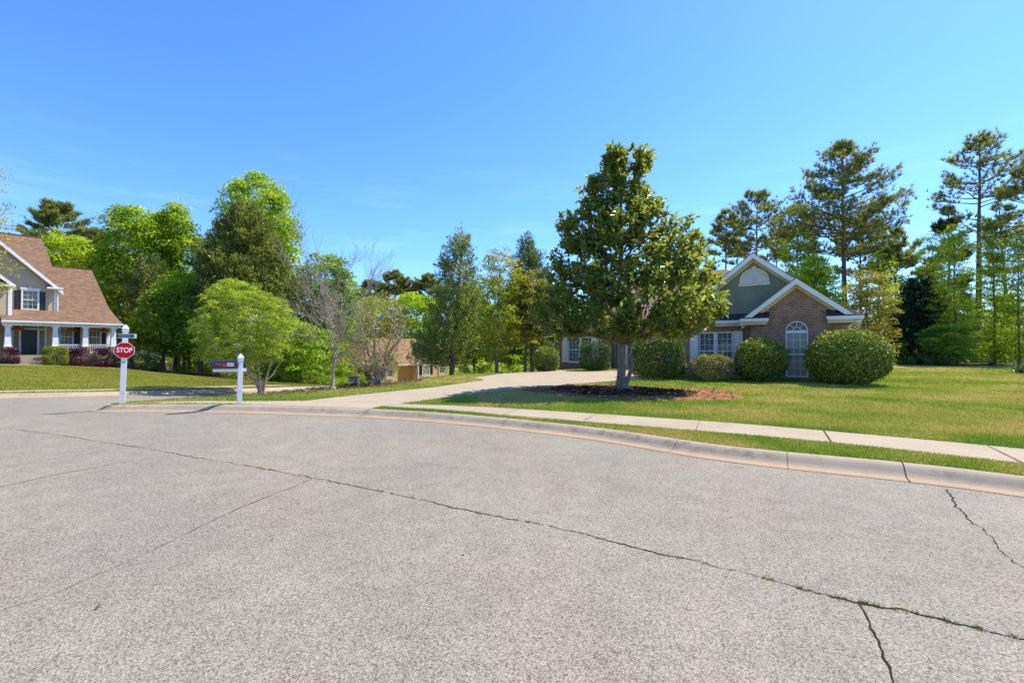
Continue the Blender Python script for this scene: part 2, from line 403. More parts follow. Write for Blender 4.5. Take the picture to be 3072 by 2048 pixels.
def inside(P, x, y):
    P = np.asarray(P); x = np.asarray(x); y = np.asarray(y); r = np.zeros(x.shape, bool); j = len(P) - 1
    for i in range(len(P)):
        c = ((P[i, 1] > y) != (P[j, 1] > y)) & (x < (P[j, 0] - P[i, 0]) * (y - P[i, 1]) / (P[j, 1] - P[i, 1] + 1e-12) + P[i, 0]); r ^= c; j = i
    return r
def sheet(name, P, mat, off, grid, hole=None, extra=None, zf=None):
    """flat polygon P draped over the ground (constrained triangulation), optionally with a hole"""
    P = np.asarray(P); lo, hi = P.min(0), P.max(0)
    gx, gy = np.meshgrid(np.arange(lo[0] + grid * .5, hi[0], grid), np.arange(lo[1] + grid * .5, hi[1], grid))
    q = np.stack([gx.ravel(), gy.ravel()], 1)
    if extra is not None: q = np.vstack([q, extra])
    q = q[inside(P, q[:, 0], q[:, 1])]
    if hole is not None: q = q[~inside(hole, q[:, 0], q[:, 1])]
    pts = [Vector(p) for p in P]; n = len(P); edges = [(i, (i + 1) % n) for i in range(n)]
    if hole is not None:
        m = len(hole); edges += [(n + i, n + (i + 1) % m) for i in range(m)]; pts += [Vector(p) for p in hole]
    pts += [Vector(p) for p in q]
    r = geometry.delaunay_2d_cdt(pts, edges, [], 0, 1e-5)
    V = np.array([(v.x, v.y) for v in r[0]]); T = np.array(r[2]); c = V[T].mean(1)
    ok = inside(P, c[:, 0], c[:, 1])
    if hole is not None: ok &= ~inside(hole, c[:, 0], c[:, 1])
    T = T[ok]; a = V[T]
    cr = (a[:, 1, 0] - a[:, 0, 0]) * (a[:, 2, 1] - a[:, 0, 1]) - (a[:, 1, 1] - a[:, 0, 1]) * (a[:, 2, 0] - a[:, 0, 0])
    T[cr < 0] = T[cr < 0][:, ::-1]
    z = (zf or G)(V[:, 0], V[:, 1]) + off
    o = np_mesh(name, np.column_stack([V, z]), 3, mat, F_=T, smooth=True)
    return o

# kerb lines (gutter edge), from the photograph's ground plane
K1 = smooth([(11.5, -14), (11.2, -6), (10.2, -.5), (8.2, 3.1)] + [flat(*p) for p in
     ((3072, 1492), (2730, 1447), (2155, 1382), (1741, 1315), (1371, 1273), (1110, 1254), (810, 1243), (627, 1240), (431, 1237))] +
     [(-10.6, 11.95), (-11.5, 12.35), (-11.75, 13.2), (-11.3, 15), (-10.75, 16.8), (-9.4, 20.2), (-7.6, 26), (-6.1, 34), (-5.2, 44)], 0.25)
KF = smooth([(-60, 4), (-40, 7), (-30, 11), (-24, 15), (-20.4, 18), (-18.2, 20.2), (-16.9, 23), (-15.8, 26), (-14.5, 32), (-13.2, 44)], 0.4)
KW = 0.47
K1B = offset(K1, -KW); KFB = offset(KF, KW)
def road_z(x, y): return np.where(np.asarray(y) < 12.0, np.minimum(G(x, y) - .13, 0.0), G(x, y) - .13)
def flat_z(x, y):
    g = G(x, y) - .13; k = np.clip((np.hypot(np.asarray(x) + 0, np.asarray(y) - 2) - 9) / 6, 0, 1); return g * k
def dedup(P): return P[np.r_[True, np.linalg.norm(np.diff(P, axis=0), axis=1) > 1e-3]]
# hole in the ground: the road with its kerbs
ROADH = dedup(np.vstack([K1B, KFB[::-1], [(-60, -14.5)]]))
ROADP = dedup(np.vstack([offset(K1, -.03), offset(KF, .03)[::-1], [(-60, -14.3)]]))
rr = np.concatenate([np.linspace(40, 95, 12), np.linspace(110, 900, 14)])
ring = np.array([(r * math.cos(t), 20 + r * math.sin(t)) for r in rr for t in np.linspace(0, 2 * math.pi, 40, endpoint=False)])
OUT = np.array([(950 * math.cos(t), 20 + 950 * math.sin(t)) for t in np.linspace(0, 2 * math.pi, 40, endpoint=False)])
gx, gy = np.meshgrid(np.arange(-70, 60, 1.3), np.arange(-20, 75, 1.3)); gridp = np.stack([gx.ravel(), gy.ravel()], 1)
gx, gy = np.meshgrid(np.arange(-14, 26, .5), np.arange(3, 32, .5)); gridp2 = np.stack([gx.ravel() + .11, gy.ravel() + .07], 1)
tag(sheet('ground', OUT, 'lawn_grass', 0.0, 4000.0, hole=ROADH, extra=np.vstack([ring, gridp, gridp2])), kind='structure')
gx, gy = np.meshgrid(np.arange(-40, 14, .6), np.arange(-14, 14, .6))
tag(sheet('road', ROADP, 'asphalt', 0.0, .9, zf=flat_z), kind='structure')

def strip(name, L, prof, mat, side, zb, stain=True):
    """kerb swept along L; prof = (distance from the gutter edge, height above road)"""
    rows = [offset(L, side * d) for d, h in prof]; V = []; C = []
    zr = zb(L[:, 0], L[:, 1]); zback = np.maximum(G(rows[-1][:, 0], rows[-1][:, 1]) + .012, zr + .05)
    top = prof[-1][1]
    for (d, h), r in zip(prof, rows):
        V.append(np.column_stack([r, zr + (zback - zr) * (h / top)]))
        C.append(np.tile([min(1, max(0, 1.25 - d / .22)) * .9, math.exp(-((d - .30) / .085) ** 2), 0], (len(r), 1)))
    n, m = len(L), len(prof); V = np.array(V); C = np.array(C); I = np.arange(n * m).reshape(m, n)
    q = np.stack([I[:-1, :-1], I[:-1, 1:], I[1:, 1:], I[1:, :-1]], -1).reshape(-1, 4)
    if side < 0: q = q[:, ::-1]
    return tag(np_mesh(name, V.reshape(-1, 3), 4, mat, col=C.reshape(-1, 3), F_=q, smooth=True), kind='structure')
PROF = [(d * .84, h) for d, h in ((0, .004), (.02, .012), (.16, .008), (.24, .022), (.31, .06), (.37, .10), (.43, .122), (.5, .13), (.56, .13))]
strip('kerb', K1, PROF, 'kerb_concrete', -1, flat_z)
strip('kerb', KF, PROF, 'kerb_concrete', 1, flat_z)

# pavements and driveway
def H(*pts, off=0.0): return [hit(x, y, off) for x, y in pts]
sw_near = [(10.6, 3.0), (7.9, 4.75)] + H((3072, 1398), (2496, 1333), (2098, 1297), (1536, 1251), (1400, 1238), (1310, 1231), (1212, 1225.5), (1141, 1221))
sw_far = H((1207, 1212), (1536, 1226), (2098, 1263), (2470, 1293), (3072, 1348)) + [(9.0, 5.6), (12.0, 3.6)]
SWR = np.vstack([smooth(sw_near, .5), smooth(sw_far, .5)])
DRIVE = np.array(H((1074, 1236), (777, 1216)) + [tuple(p) for p in []] + H((916, 1203.5), (1100, 1183), (1300, 1163), (1400, 1149), (1452, 1142), (1440, 1137), (1412, 1134.5),
    (1480, 1125), (1567, 1114.5), (1700, 1114), (1850, 1113), (2000, 1112), (2040, 1120), (1985, 1135), (1829, 1145), (1700, 1155), (1567, 1167), (1400, 1185), (1290, 1200), (1207, 1212), (1141, 1221.5)))
# apron between the pavement line and the kerb
i0 = np.argmin(np.linalg.norm(K1B - np.array(hit(1074, 1235)), axis=1)); i1 = np.argmin(np.linalg.norm(K1B - np.array(hit(700, 1224)), axis=1))
lo, hi = min(i0, i1), max(i0, i1)
arc = K1B[lo:hi + 1]
if np.linalg.norm(arc[0] - DRIVE[0]) > np.linalg.norm(arc[-1] - DRIVE[0]): arc = arc[::-1]
DRIVEP = dedup(np.vstack([arc, DRIVE[1:], DRIVE[:1]]))
sl_far = H((916, 1203.5), (760, 1204), (600, 1204), (480, 1207)); sl_near = H((470, 1212.5), (600, 1212), (777, 1216))
SWL = np.array(sl_far + sl_near)
far_sw = np.vstack([offset(KF, 1.35), offset(KF, 2.25)[::-1]])
tag(sheet('pavement', SWR, 'pale_concrete', .014, .6), kind='structure')
tag(sheet('driveway', DRIVEP, 'pale_concrete', .018, .7), kind='structure')
tag(sheet('pavement', SWL, 'pale_concrete', .014, .6), kind='structure')
tag(sheet('pavement', far_sw, 'pale_concrete', .014, .9), kind='structure')

# planting beds
def blob(c, rx, ry, rot=0, n=60, wob=.12, seed=1):
    rg = np.random.default_rng(seed); t = np.linspace(0, 2 * math.pi, n, endpoint=False)
    w = 1 + wob * sum(rg.normal() * np.cos(k * t + rg.uniform(0, 6)) / k for k in range(2, 7))
    x, y = rx * w * np.cos(t), ry * w * np.sin(t); return np.column_stack([c[0] + x * math.cos(rot) - y * math.sin(rot), c[1] + x * math.sin(rot) + y * math.cos(rot)])
MAG = hit(1865, 1168)
BED1 = blob((MAG[0] + .05, MAG[1] - .75), 3.25, 2.1, -.06, seed=3)
tag(sheet('mulch_bed', BED1, 'red_mulch', .012, .3), kind='structure')
BED2 = smooth(H((500, 1199), (640, 1193), (760, 1188), (900, 1180), (1010, 1170), (1120, 1165), (1200, 1155), (1262, 1146), (1265, 1143)) + [(-4.2, 21.6), (-5.0, 20.6), (-6.4, 19.6), (-8.2, 17.6), (-9.4, 16.3), (-10.4, 14.6)], .4)
tag(sheet('mulch_bed', BED2, 'leaf_litter', .012, .35), kind='structure')

# ------------------------------------------------------------------ scattered cover: grass blades
def vnoise(x, y, s, seed=0):
    x = x * s; y = y * s; xi = np.floor(x).astype(int); yi = np.floor(y).astype(int); fx = x - xi; fy = y - yi
    h = lambda a, b: (np.sin(a * 127.1 + b * 311.7 + seed * 74.7) * 43758.5453) % 1.0
    fx = fx * fx * (3 - 2 * fx); fy = fy * fy * (3 - 2 * fy)
    return (h(xi, yi) * (1 - fx) + h(xi + 1, yi) * fx) * (1 - fy) + (h(xi, yi + 1) * (1 - fx) + h(xi + 1, yi + 1) * fx) * fy
def grass_blades(name, x, y, hgt, wid, pal, lean=.5):
    n = len(x); z = G(x, y); a = RNG.uniform(0, 2 * math.pi, n); h = hgt * RNG.uniform(.55, 1.3, n); w = wid * RNG.uniform(.7, 1.3, n)
    d = np.stack([np.cos(a), np.sin(a)], 1); l = (RNG.normal(0, lean, n) * h)[:, None]; b = RNG.uniform(0, 2 * math.pi, n)
    ld = np.stack([np.cos(b), np.sin(b)], 1) * l
    p = np.stack([x, y], 1); V = np.zeros((n, 3, 3))
    V[:, 0, :2] = p - d * w[:, None]; V[:, 1, :2] = p + d * w[:, None]; V[:, 2, :2] = p + ld
    V[:, 0, 2] = z - .005; V[:, 1, 2] = z - .005; V[:, 2, 2] = z + h
    pal = np.array(pal); k = np.clip((vnoise(x, y * 1.8, .4, 1) - .5) * 1.0 + (vnoise(x, y, 1.7, 2) - .5) * .6 + RNG.uniform(.25, .75, n) + .03, 0, .999) * (len(pal) - 1)
    i = k.astype(int); f = (k - i)[:, None]; c = pal[i] * (1 - f) + pal[i + 1] * f
    c = c * RNG.uniform(.6, 1.3, (n, 1)); return np_mesh(name, V.reshape(-1, 3), 3, 'grass_blade', col=np.repeat(c, 3, 0))
def not_paved(x, y, beds=True):
    ok = ~inside(ROADH, x, y)
    for P in (SWR, DRIVEP, SWL, far_sw): ok &= ~inside(P, x, y)
    if beds:
        for P in (BED1, BED2):
            j = RNG.uniform(0, 1, len(x)) < .04; ok &= ~inside(P, x, y) | j
    return ok
n = 1500000
d = np.exp(RNG.uniform(math.log(5.2), math.log(27), n)); px = RNG.uniform(-60, 3130, n)
x = (px - 1536) / F * d; y = d; keep = (y > 4.5) & (RNG.uniform(0, 1, n) < np.clip(9.0 / d, .25, 1)) & (x > -12.5)
x, y = x[keep], y[keep]; ok = not_paved(x, y); x, y = x[ok], y[ok]
ok = inside(np.array([(-14, 4), (30, 0), (34, 29), (0, 29), (-14, 18)]), x, y); x, y = x[ok], y[ok]
GP = [(.56, .44, .21), (.49, .42, .16), (.39, .39, .10), (.28, .36, .06), (.17, .29, .04)]
dd = np.hypot(x, y)
lx = RNG.uniform(-46, -13, 260000); ly = RNG.uniform(15, 44, 260000); ok = not_paved(lx, ly, False) & inside(np.array([(-13.2, 30), (-15.4, 27), (-17.5, 22), (-21, 19), (-25, 15.5), (-46, 17), (-46, 36), (-38, 39.5), (-34, 41.5), (-29, 41.5), (-22, 40.5), (-17, 41)]), lx, ly); lx, ly = lx[ok], ly[ok]
tag(grass_blades('lawn_grass', lx, ly, .06, .016, [(.37, .34, .085), (.34, .345, .06), (.29, .31, .04), (.23, .28, .035)]), kind='stuff')
tag(grass_blades('lawn_grass', x, y, .040 + .0009 * dd, .004 + .00042 * dd, GP), kind='stuff')
# taller fringes along the kerb and the pavement
def fringe(L, n, spread, hg):
    i = RNG.integers(0, len(L) - 1, n); t = RNG.uniform(0, 1, (n, 1)); p = L[i] * (1 - t) + L[i + 1] * t + RNG.normal(0, spread, (n, 2)); return p
fr = np.vstack([fringe(offset(K1, -KW - .07), 20000, .022, .05), fringe(offset(smooth(sw_near, .3), 0), 12000, .02, .05), fringe(smooth(sw_far, .3), 9000, .02, .05)])
ok = (fr[:, 0] > -11) & (fr[:, 1] > 3) & (fr[:, 1] < 16) & ~inside(DRIVEP, fr[:, 0], fr[:, 1])
fr = fr[ok]; tag(grass_blades('edge_grass', fr[:, 0], fr[:, 1], .042, .005, GP[1:], .7), kind='stuff')
# ------------------------------------------------------------------ vegetation builders
def unit(v): return v / (np.linalg.norm(v, axis=-1, keepdims=True) + 1e-9)
def rand_dir(n): return unit(RNG.normal(0, 1, (n, 3)))
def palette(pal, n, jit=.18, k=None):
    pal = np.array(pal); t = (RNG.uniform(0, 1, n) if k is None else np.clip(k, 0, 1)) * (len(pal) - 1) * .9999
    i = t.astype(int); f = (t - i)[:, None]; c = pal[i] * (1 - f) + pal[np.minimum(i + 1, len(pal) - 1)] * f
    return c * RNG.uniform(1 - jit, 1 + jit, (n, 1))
def leaf_mesh(name, P, D, N, L, W, C, mat, parent, oval=False):
    """leaves: base P, direction D, normal N, length L, width W, colour C"""
    S = unit(np.cross(D, N)); N = np.cross(S, D); L = L[:, None]; W = W[:, None]
    if not oval:
        V = np.stack([P, P + D * L * .5 + S * W * .5 + N * L * .08, P + D * L, P + D * L * .5 - S * W * .5 + N * L * .08], 1)
        return np_mesh(name, V.reshape(-1, 3), 4, mat, parent, np.repeat(C, 4, 0))
    f = N * W * .22
    V = np.stack([P, P + D * L * .33 + S * W * .5 + f, P + D * L * .72 + S * W * .42 + f, P + D * L - N * L * .08,
                  P + D * L * .72 - S * W * .42 + f, P + D * L * .33 - S * W * .5 + f], 1)
    b = np.arange(len(P), dtype=np.int32)[:, None] * 6
    Fq = np.concatenate([b + np.array([[0, 1, 2, 3]]), b + np.array([[0, 3, 4, 5]])], 1)
    return np_mesh(name, V.reshape(-1, 3), 4, mat, parent, np.repeat(C, 6, 0), F_=Fq)
def tube_mesh(name, segs, mat, parent, sides=6):
    """segs rows: x0 y0 z0 r0 x1 y1 z1 r1"""
    s = np.array(segs, float); a, ra, b, rb = s[:, :3], s[:, 3:4], s[:, 4:7], s[:, 7:8]; d = unit(b - a)
    u = np.where(np.abs(d[:, 2:3]) > .9, np.array([[1., 0, 0]]), np.array([[0, 0, 1.]])); x = unit(np.cross(d, u)); y = np.cross(d, x)
    t = np.linspace(0, 2 * math.pi, sides, endpoint=False); c, sn = np.cos(t)[None, :, None], np.sin(t)[None, :, None]
    o = x[:, None] * c + y[:, None] * sn; A = a[:, None] + o * ra[:, None]; B = b[:, None] + d[:, None] * rb[:, None] * .3 + o * rb[:, None]
    V = np.concatenate([A, B], 1).reshape(-1, 3); k = np.arange(sides); k2 = (k + 1) % sides
    q = np.stack([k, k2, k2 + sides, k + sides], 1)[None] + (np.arange(len(s)) * 2 * sides)[:, None, None]
    return np_mesh(name, V, 4, mat, parent, F_=q.reshape(-1, 4), smooth=True)
def path_segs(pts, r0, r1):
    n = len(pts); r = np.linspace(r0, r1, n); return [tuple(pts[i]) + (r[i],) + tuple(pts[i + 1]) + (r[i + 1],) for i in range(n - 1)]
def trunk_path(p0, p1, n=8, wob=.02):
    p0, p1 = np.array(p0, float), np.array(p1, float); L = np.linalg.norm(p1 - p0); t = np.linspace(0, 1, n)[:, None]
    o = np.cumsum(RNG.normal(0, wob * L / n * 2, (n, 3)), 0); o[:, 2] = 0; o *= t * 1.0
    return p0 + (p1 - p0) * t + o - t * o[-1]
def grow(stems, targets, r_tip=.008, expo=2.2, bend=.25, up=.0):
    """join every target point to the nearest place on the growing skeleton; returns pipe-model segments"""
    N, par = [], []
    for st in stems:
        for i, p in enumerate(st):
            par.append(-1 if i == 0 else len(N) - 1); N.append(np.array(p, float))
    base = np.array(N); nst = len(N)
    T = np.array(targets, float); dd = np.min(np.linalg.norm(T[:, None] - base[None], axis=2), axis=1); T = T[np.argsort(dd)]
    A = np.zeros((nst + len(T) * 4, 3)); A[:nst] = base; cnt = nst; leafn = []
    for p in T:
        q = A[:cnt]; v = p - q; d = np.linalg.norm(v, axis=1); cost = d + 1.6 * np.maximum(0, q[:, 2] - p[2] + .35 * np.hypot(v[:, 0], v[:, 1]))
        j = int(np.argmin(cost)); a = q[j].copy(); L = d[j]; m = 3 if L > 1.2 else (2 if L > .35 else 1); last = j
        o = RNG.normal(0, bend * .25, 3) * L; o[2] += up * L
        for k in range(1, m + 1):
            t = k / m; w = a + (p - a) * t + o * math.sin(math.pi * t) * .6
            A[cnt] = w; par.append(last); last = cnt; cnt += 1
        leafn.append(last)
    w = np.zeros(cnt); w[leafn] += 1
    for i in range(cnt - 1, -1, -1):
        if par[i] >= 0: w[par[i]] += w[i]
    r = r_tip * np.maximum(w, 1) ** (1 / expo)
    return [tuple(A[par[i]]) + (max(r[i], r[par[i]] * .55) if par[i] < nst and i < nst else r[i],) + tuple(A[i]) + (r[i],) for i in range(cnt) if par[i] >= 0], A[:cnt], np.array(par)
class Env:
    """crown outline: rows (height, centre offset, radius)"""
    lump = .13
    def __init__(s, rows): s.r = np.array(sorted(rows), float)
    def at(s, z): return np.interp(z, s.r[:, 0], s.r[:, 1]), np.interp(z, s.r[:, 0], s.r[:, 2])
    def sample(s, n, inner=.25, flat=1.0):
        z0, z1 = s.r[0, 0], s.r[-1, 0]; z = RNG.uniform(z0, z1, n * 6); c, r = s.at(z); k = RNG.uniform(0, 1, n * 6) < r / s.r[:, 2].max()
        z, c, r = z[k][:n], c[k][:n], r[k][:n]; a = RNG.uniform(0, 2 * math.pi, len(z)); h = max(z1 - z0, 1e-3); w = 0
        for q in range(5): w = w + np.sin(RNG.integers(1, 5) * a + RNG.uniform(2, 14) * (z - z0) / h + RNG.uniform(0, 6.28))
        r = r * (1 + s.lump * w / 2.2); q = np.sqrt(RNG.uniform(inner ** 2, 1, len(z)))
        return np.column_stack([c + r * q * np.cos(a), r * q * np.sin(a) * flat, z]), q
def env_px(rows, xb, yb, Y):
    """photo rows (y, left, right) -> crown outline in metres about the tree's base"""
    k = Y / F; return Env([((yb - y) * k, ((l + r) / 2 - xb) * k, (r - l) / 2 * k) for y, l, r in rows])
def thing_at(name, x, y, z, label, cat, group=None): return tag(empty(name, (x, y, z)), label, cat, group)

def leafy_tree(name, label, base, env, clumps, per, size, leaf, pal, trunk_r=.15, bark='grey_bark', group=None, droop=.15, mat='soft_leaf', clear=None, stems=None, flat=1.0,
               inner=.3, up=.55, clump_flat=.7, trunk_top=.85, rtip=.010, jit=.2, wl=.62, cat='tree', asp=None):
    t = thing_at(name, base[0], base[1], base[2], label, cat, group)
    C, q = env.sample(clumps, inner, flat); top = env.r[-1, 0]; ctop = env.at(top * trunk_top)[0]
    if stems is None: stems = [trunk_path((0, 0, -.15), (ctop, 0, top * trunk_top), 10, .03)]
    segs, A, par = grow(stems, C, rtip, 2.3)
    if trunk_r:
        zz = np.array(segs); zs = np.clip(1 - zz[:, 2] / (top * .95), .1, 1)
        n0 = sum(len(s) - 1 for s in stems)
        for i in range(n0):
            s = list(segs[i]); s[3] = max(s[3], trunk_r * max(.12, 1 - s[2] / top) * (1.25 if s[2] < .1 else 1)); s[7] = max(s[7], trunk_r * max(.1, 1 - s[6] / top)); segs[i] = tuple(s)
    tube_mesh('trunk', segs, bark, t, 6)
    n = len(C) * per; ci = np.repeat(np.arange(len(C)), per); sz = size * RNG.uniform(.7, 1.3, len(C))[ci][:, None]
    dr = rand_dir(n); dr[:, 2] = np.abs(dr[:, 2]) * 1.0 - .25; rad = RNG.uniform(.25, 1, (n, 1)) ** .5
    off = dr * rad * sz * np.array([[1, 1, clump_flat]]); P = C[ci] + off
    N = unit(dr * .5 + np.array([[0, 0, up]]) + RNG.normal(0, .5, (n, 3))); D = unit(np.cross(N, rand_dir(n)) + dr * .4 - np.array([[0, 0, droop]]))
    L = leaf * RNG.uniform(.65, 1.3, n); cl = RNG.normal(0, .22, len(C))[ci]
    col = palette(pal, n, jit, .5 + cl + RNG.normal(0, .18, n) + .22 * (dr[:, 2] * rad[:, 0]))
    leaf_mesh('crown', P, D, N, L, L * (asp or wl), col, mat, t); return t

def needle_tuft(P, D, per, L, W, spread=.75):
    n = len(P) * per; i = np.repeat(np.arange(len(P)), per); d = unit(D[i] + rand_dir(n) * spread); l = L * RNG.uniform(.7, 1.2, (n, 1)); s = unit(np.cross(d, rand_dir(n))) * W * .5
    o = rand_dir(n) * L * .12; p = P[i] + o
    return np.stack([p - s, p + s, p + d * l], 1), i
def tip_len(f, el, rows, span):
    s = math.sin(el + .22); L = .3
    for k in range(40):                                               # longest limb whose tip stays inside the crown outline
        t = .3 + k * .2; ft = f + t * s / span
        if ft > 1 or t * math.cos(el + .2) > np.interp(ft, rows[:, 0], rows[:, 1]): break
        L = t
    return L
def pine_tree(name, label, base, h, crown, rows, trunk_r, limbs, tufts, nl=.30, nw=.035, per=14, group=None, pal=None, lean=0.0, open_=.55, bark='pine_bark', stubs=6):
    """tall pine: rows = (relative height, radius) of the crown"""
    t = thing_at(name, base[0], base[1], base[2], label, 'pine tree', group); rows = np.array(rows, float)
    tp = trunk_path((0, 0, -.2), (lean, 0, h * .97), 14, .012); segs = path_segs(tp, trunk_r, .035)
    at_h = lambda z: np.array([np.interp(z, tp[:, 2], tp[:, k]) for k in range(3)])
    P, D = [], []
    zs = np.sort(crown + (h * .985 - crown) * RNG.uniform(0, 1, limbs) ** .85); az = RNG.uniform(0, 6.28)
    for z in zs:
        az += 2.4 + RNG.normal(0, .35); f = (z - crown) / (h - crown); 
        el = .05 + .6 * f ** 1.6 + RNG.normal(0, .12); p = at_h(z); L = tip_len(f, el, rows, h - .6 - crown); L *= RNG.uniform(.7, 1.05); d = np.array([math.cos(az) * math.cos(el), math.sin(az) * math.cos(el), math.sin(el)])
        m = 6; pts = [p]; q = p.copy(); dd = d.copy()
        for k in range(m):
            dd = unit(dd + np.array([0, 0, .07]) + RNG.normal(0, .09, 3)); q = q + dd * L / m; pts.append(q.copy())
        segs += path_segs(pts, .02 + .013 * L, .008)
        side = np.array([-d[1], d[0], 0])
        k = max(3, int(tufts * (L + .4) / limbs / 1.2))
        for j in range(k):
            u = RNG.uniform(open_ * .6, 1.0) if j else 1.0; i0 = min(m - 1, int(u * m)); w = u * m - i0; o = pts[i0] * (1 - w) + pts[i0 + 1] * w
            sl = L * RNG.uniform(.05, .42) * (1.15 - .6 * u) * RNG.choice([-1, 1]); e = o + side * sl + d * abs(sl) * RNG.uniform(.3, .9) + np.array([0, 0, abs(sl) * RNG.uniform(.0, .5)]) + RNG.normal(0, .07, 3)
            if j % 2 == 0: segs.append(tuple(o) + (.012,) + tuple(e) + (.006,))
            P.append(e); D.append(unit(unit(e - o + d * .2) * .7 + np.array([0, 0, .7])))
    for k in range(stubs):
        z = crown * RNG.uniform(.45, 1); a = RNG.uniform(0, 6.28); p = at_h(z); l = RNG.uniform(.4, 1.8); segs.append(tuple(p) + (.02,) + tuple(p + l * np.array([math.cos(a), math.sin(a), RNG.uniform(-.2, .3)])) + (.006,))
    tube_mesh('trunk', segs, bark, t, 6)
    V, i = needle_tuft(np.array(P), np.array(D), per, nl, nw); pal = pal or [(.08, .115, .04), (.16, .20, .06), (.28, .31, .09), (.40, .40, .13)]
    cl = RNG.normal(.5, .25, len(P))[i]; col = palette(pal, len(V), .2, cl + RNG.normal(0, .15, len(V)))
    np_mesh('crown', V.reshape(-1, 3), 3, 'needle_leaf', t, np.repeat(col, 3, 0)); return t
def spray_tree(name, label, base, env, n_br, per, size, pal, trunk_r, group=None, bark='cedar_bark', inner=.35, cat='tree', leaf=.16, lean=0.0, mat='needle_leaf', upw=.9):
    """cedar-like conifer: upswept feathery sprays"""
    t = thing_at(name, base[0], base[1], base[2], label, cat, group); top = env.r[-1, 0]; C, q = env.sample(n_br, inner)
    tp = trunk_path((0, 0, -.15), (env.at(top)[0], 0, top * .95), 12, .02)
    segs, A, par = grow([tp], C, .007, 2.4, .3)
    for i in range(11):
        s = list(segs[i]); s[3] = max(s[3], trunk_r * max(.1, 1 - s[2] / top)); s[7] = max(s[7], trunk_r * max(.08, 1 - s[6] / top)); segs[i] = tuple(s)
    tube_mesh('trunk', segs, bark, t, 6)
    n = len(C) * per; ci = np.repeat(np.arange(len(C)), per); out = C.copy(); cx, r = env.at(C[:, 2]); out[:, 0] -= cx; out[:, 2] = 0; out = unit(unit(out) * .55 + np.array([[0, 0, upw]]) + RNG.normal(0, .25, (len(C), 3)))
    s = RNG.uniform(-.6, 1, (n, 1)) * size; P = C[ci] + out[ci] * s + RNG.normal(0, 1, (n, 3)) * size * .27 * (1.05 - np.clip(s / size, 0, 1) * .7)
    D = unit(out[ci] + RNG.normal(0, .45, (n, 3))); N = unit(RNG.normal(0, 1, (n, 3)) + np.array([[0, 0, .5]])); L = leaf * RNG.uniform(.6, 1.3, n)
    col = palette(pal, n, .2, .5 + RNG.normal(0, .22, len(C))[ci] + RNG.normal(0, .2, n)); leaf_mesh('crown', P, D, N, L, L * .42, col, mat, t); return t
def bush(name, label, base, rx, ry, h, leaf, n, pal, mat='waxy_leaf', group=None, shape=2.4, low=.04, bump=.065, shag=.035, asp=.55, cat='bush', rz=0.0, twig=True, parts=('foliage', 'stem'), topk=0.0):
    """clipped shrub: leaves in a thin layer over a rounded, slightly lumpy form, thinner further in"""
    t = thing_at(name, base[0], base[1], base[2], label, cat, group); t.rotation_euler[2] = rz; kc = .95 * (rowcos(1536 + base[0] / base[1] * F) if rz == 0 else 1); rx *= kc; ry *= kc; h *= .97
    m = int(n * 1.35); d = rand_dir(m); d[:, 2] = d[:, 2] * 1.0; e = 2.0 / shape
    S = np.sign(d) * np.abs(d) ** e; S /= (np.abs(S) ** shape).sum(1, keepdims=True) ** (1 / shape)
    a = np.arctan2(d[:, 1], d[:, 0]); el = np.arcsin(np.clip(d[:, 2], -1, 1)); w = np.zeros(m)
    for k in range(9): w += RNG.normal() * np.sin(RNG.integers(1, 6) * a + RNG.integers(1, 6) * el * 1.3 + RNG.uniform(0, 6.28)) / 3
    rad = 1 + bump * w + RNG.normal(0, shag, m) * .6 + np.where(RNG.uniform(0, 1, m) < .05, RNG.uniform(0, shag * 4, m), 0) - np.where(RNG.uniform(0, 1, m) < .4, RNG.uniform(0, .33, m), 0)
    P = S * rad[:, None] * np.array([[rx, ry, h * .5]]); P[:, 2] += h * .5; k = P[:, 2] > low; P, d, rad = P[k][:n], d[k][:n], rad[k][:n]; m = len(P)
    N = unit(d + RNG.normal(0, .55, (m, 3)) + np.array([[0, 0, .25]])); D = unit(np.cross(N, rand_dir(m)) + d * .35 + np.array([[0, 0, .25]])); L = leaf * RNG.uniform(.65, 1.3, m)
    col = palette(pal, m, .38, .42 + RNG.normal(0, .27, m) + .28 * np.clip(rad - .93, -.5, .3) * 2 + topk * d[:, 2]); leaf_mesh(parts[0], P, D, N, L, L * asp, col, mat, t)  # upper leaves shifted to paler colours: sunlight on the top painted in
    if twig:
        segs = []
        for k in range(60):
            q = rand_dir(1)[0]; q[2] = abs(q[2]) * .9; e2 = q * np.array([rx, ry, h * .5]) * .82; e2[2] += h * .42; b = np.array([RNG.normal(0, .12 * rx), RNG.normal(0, .12 * ry), -.05]); mid = (b + e2) / 2 + RNG.normal(0, .05, 3)
            segs += path_segs([b, mid, e2], .022, .008)
        tube_mesh(parts[1], segs, 'grey_bark', t, 5)
    return t

GREEN_BRIGHT = [(0.094, 0.167, 0.011), (0.208, 0.333, 0.016), (0.354, 0.500, 0.024), (0.520, 0.615, 0.041)]
GREEN_LIME = [(0.144, 0.226, 0.011), (0.275, 0.390, 0.017), (0.419, 0.540, 0.028), (0.580, 0.620, 0.048)]
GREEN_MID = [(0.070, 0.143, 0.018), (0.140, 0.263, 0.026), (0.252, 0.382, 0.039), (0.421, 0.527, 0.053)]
GREEN_DARK = [(0.021, 0.045, 0.018), (0.038, 0.083, 0.027), (0.068, 0.128, 0.038), (0.112, 0.173, 0.053)]
YELLOW_NEW = [(0.161, 0.172, 0.014), (0.287, 0.287, 0.021), (0.425, 0.391, 0.034), (0.517, 0.425, 0.057)]
PINE_OLIVE = [(0.056, 0.080, 0.029), (0.120, 0.152, 0.048), (0.208, 0.232, 0.072), (0.320, 0.304, 0.088)]
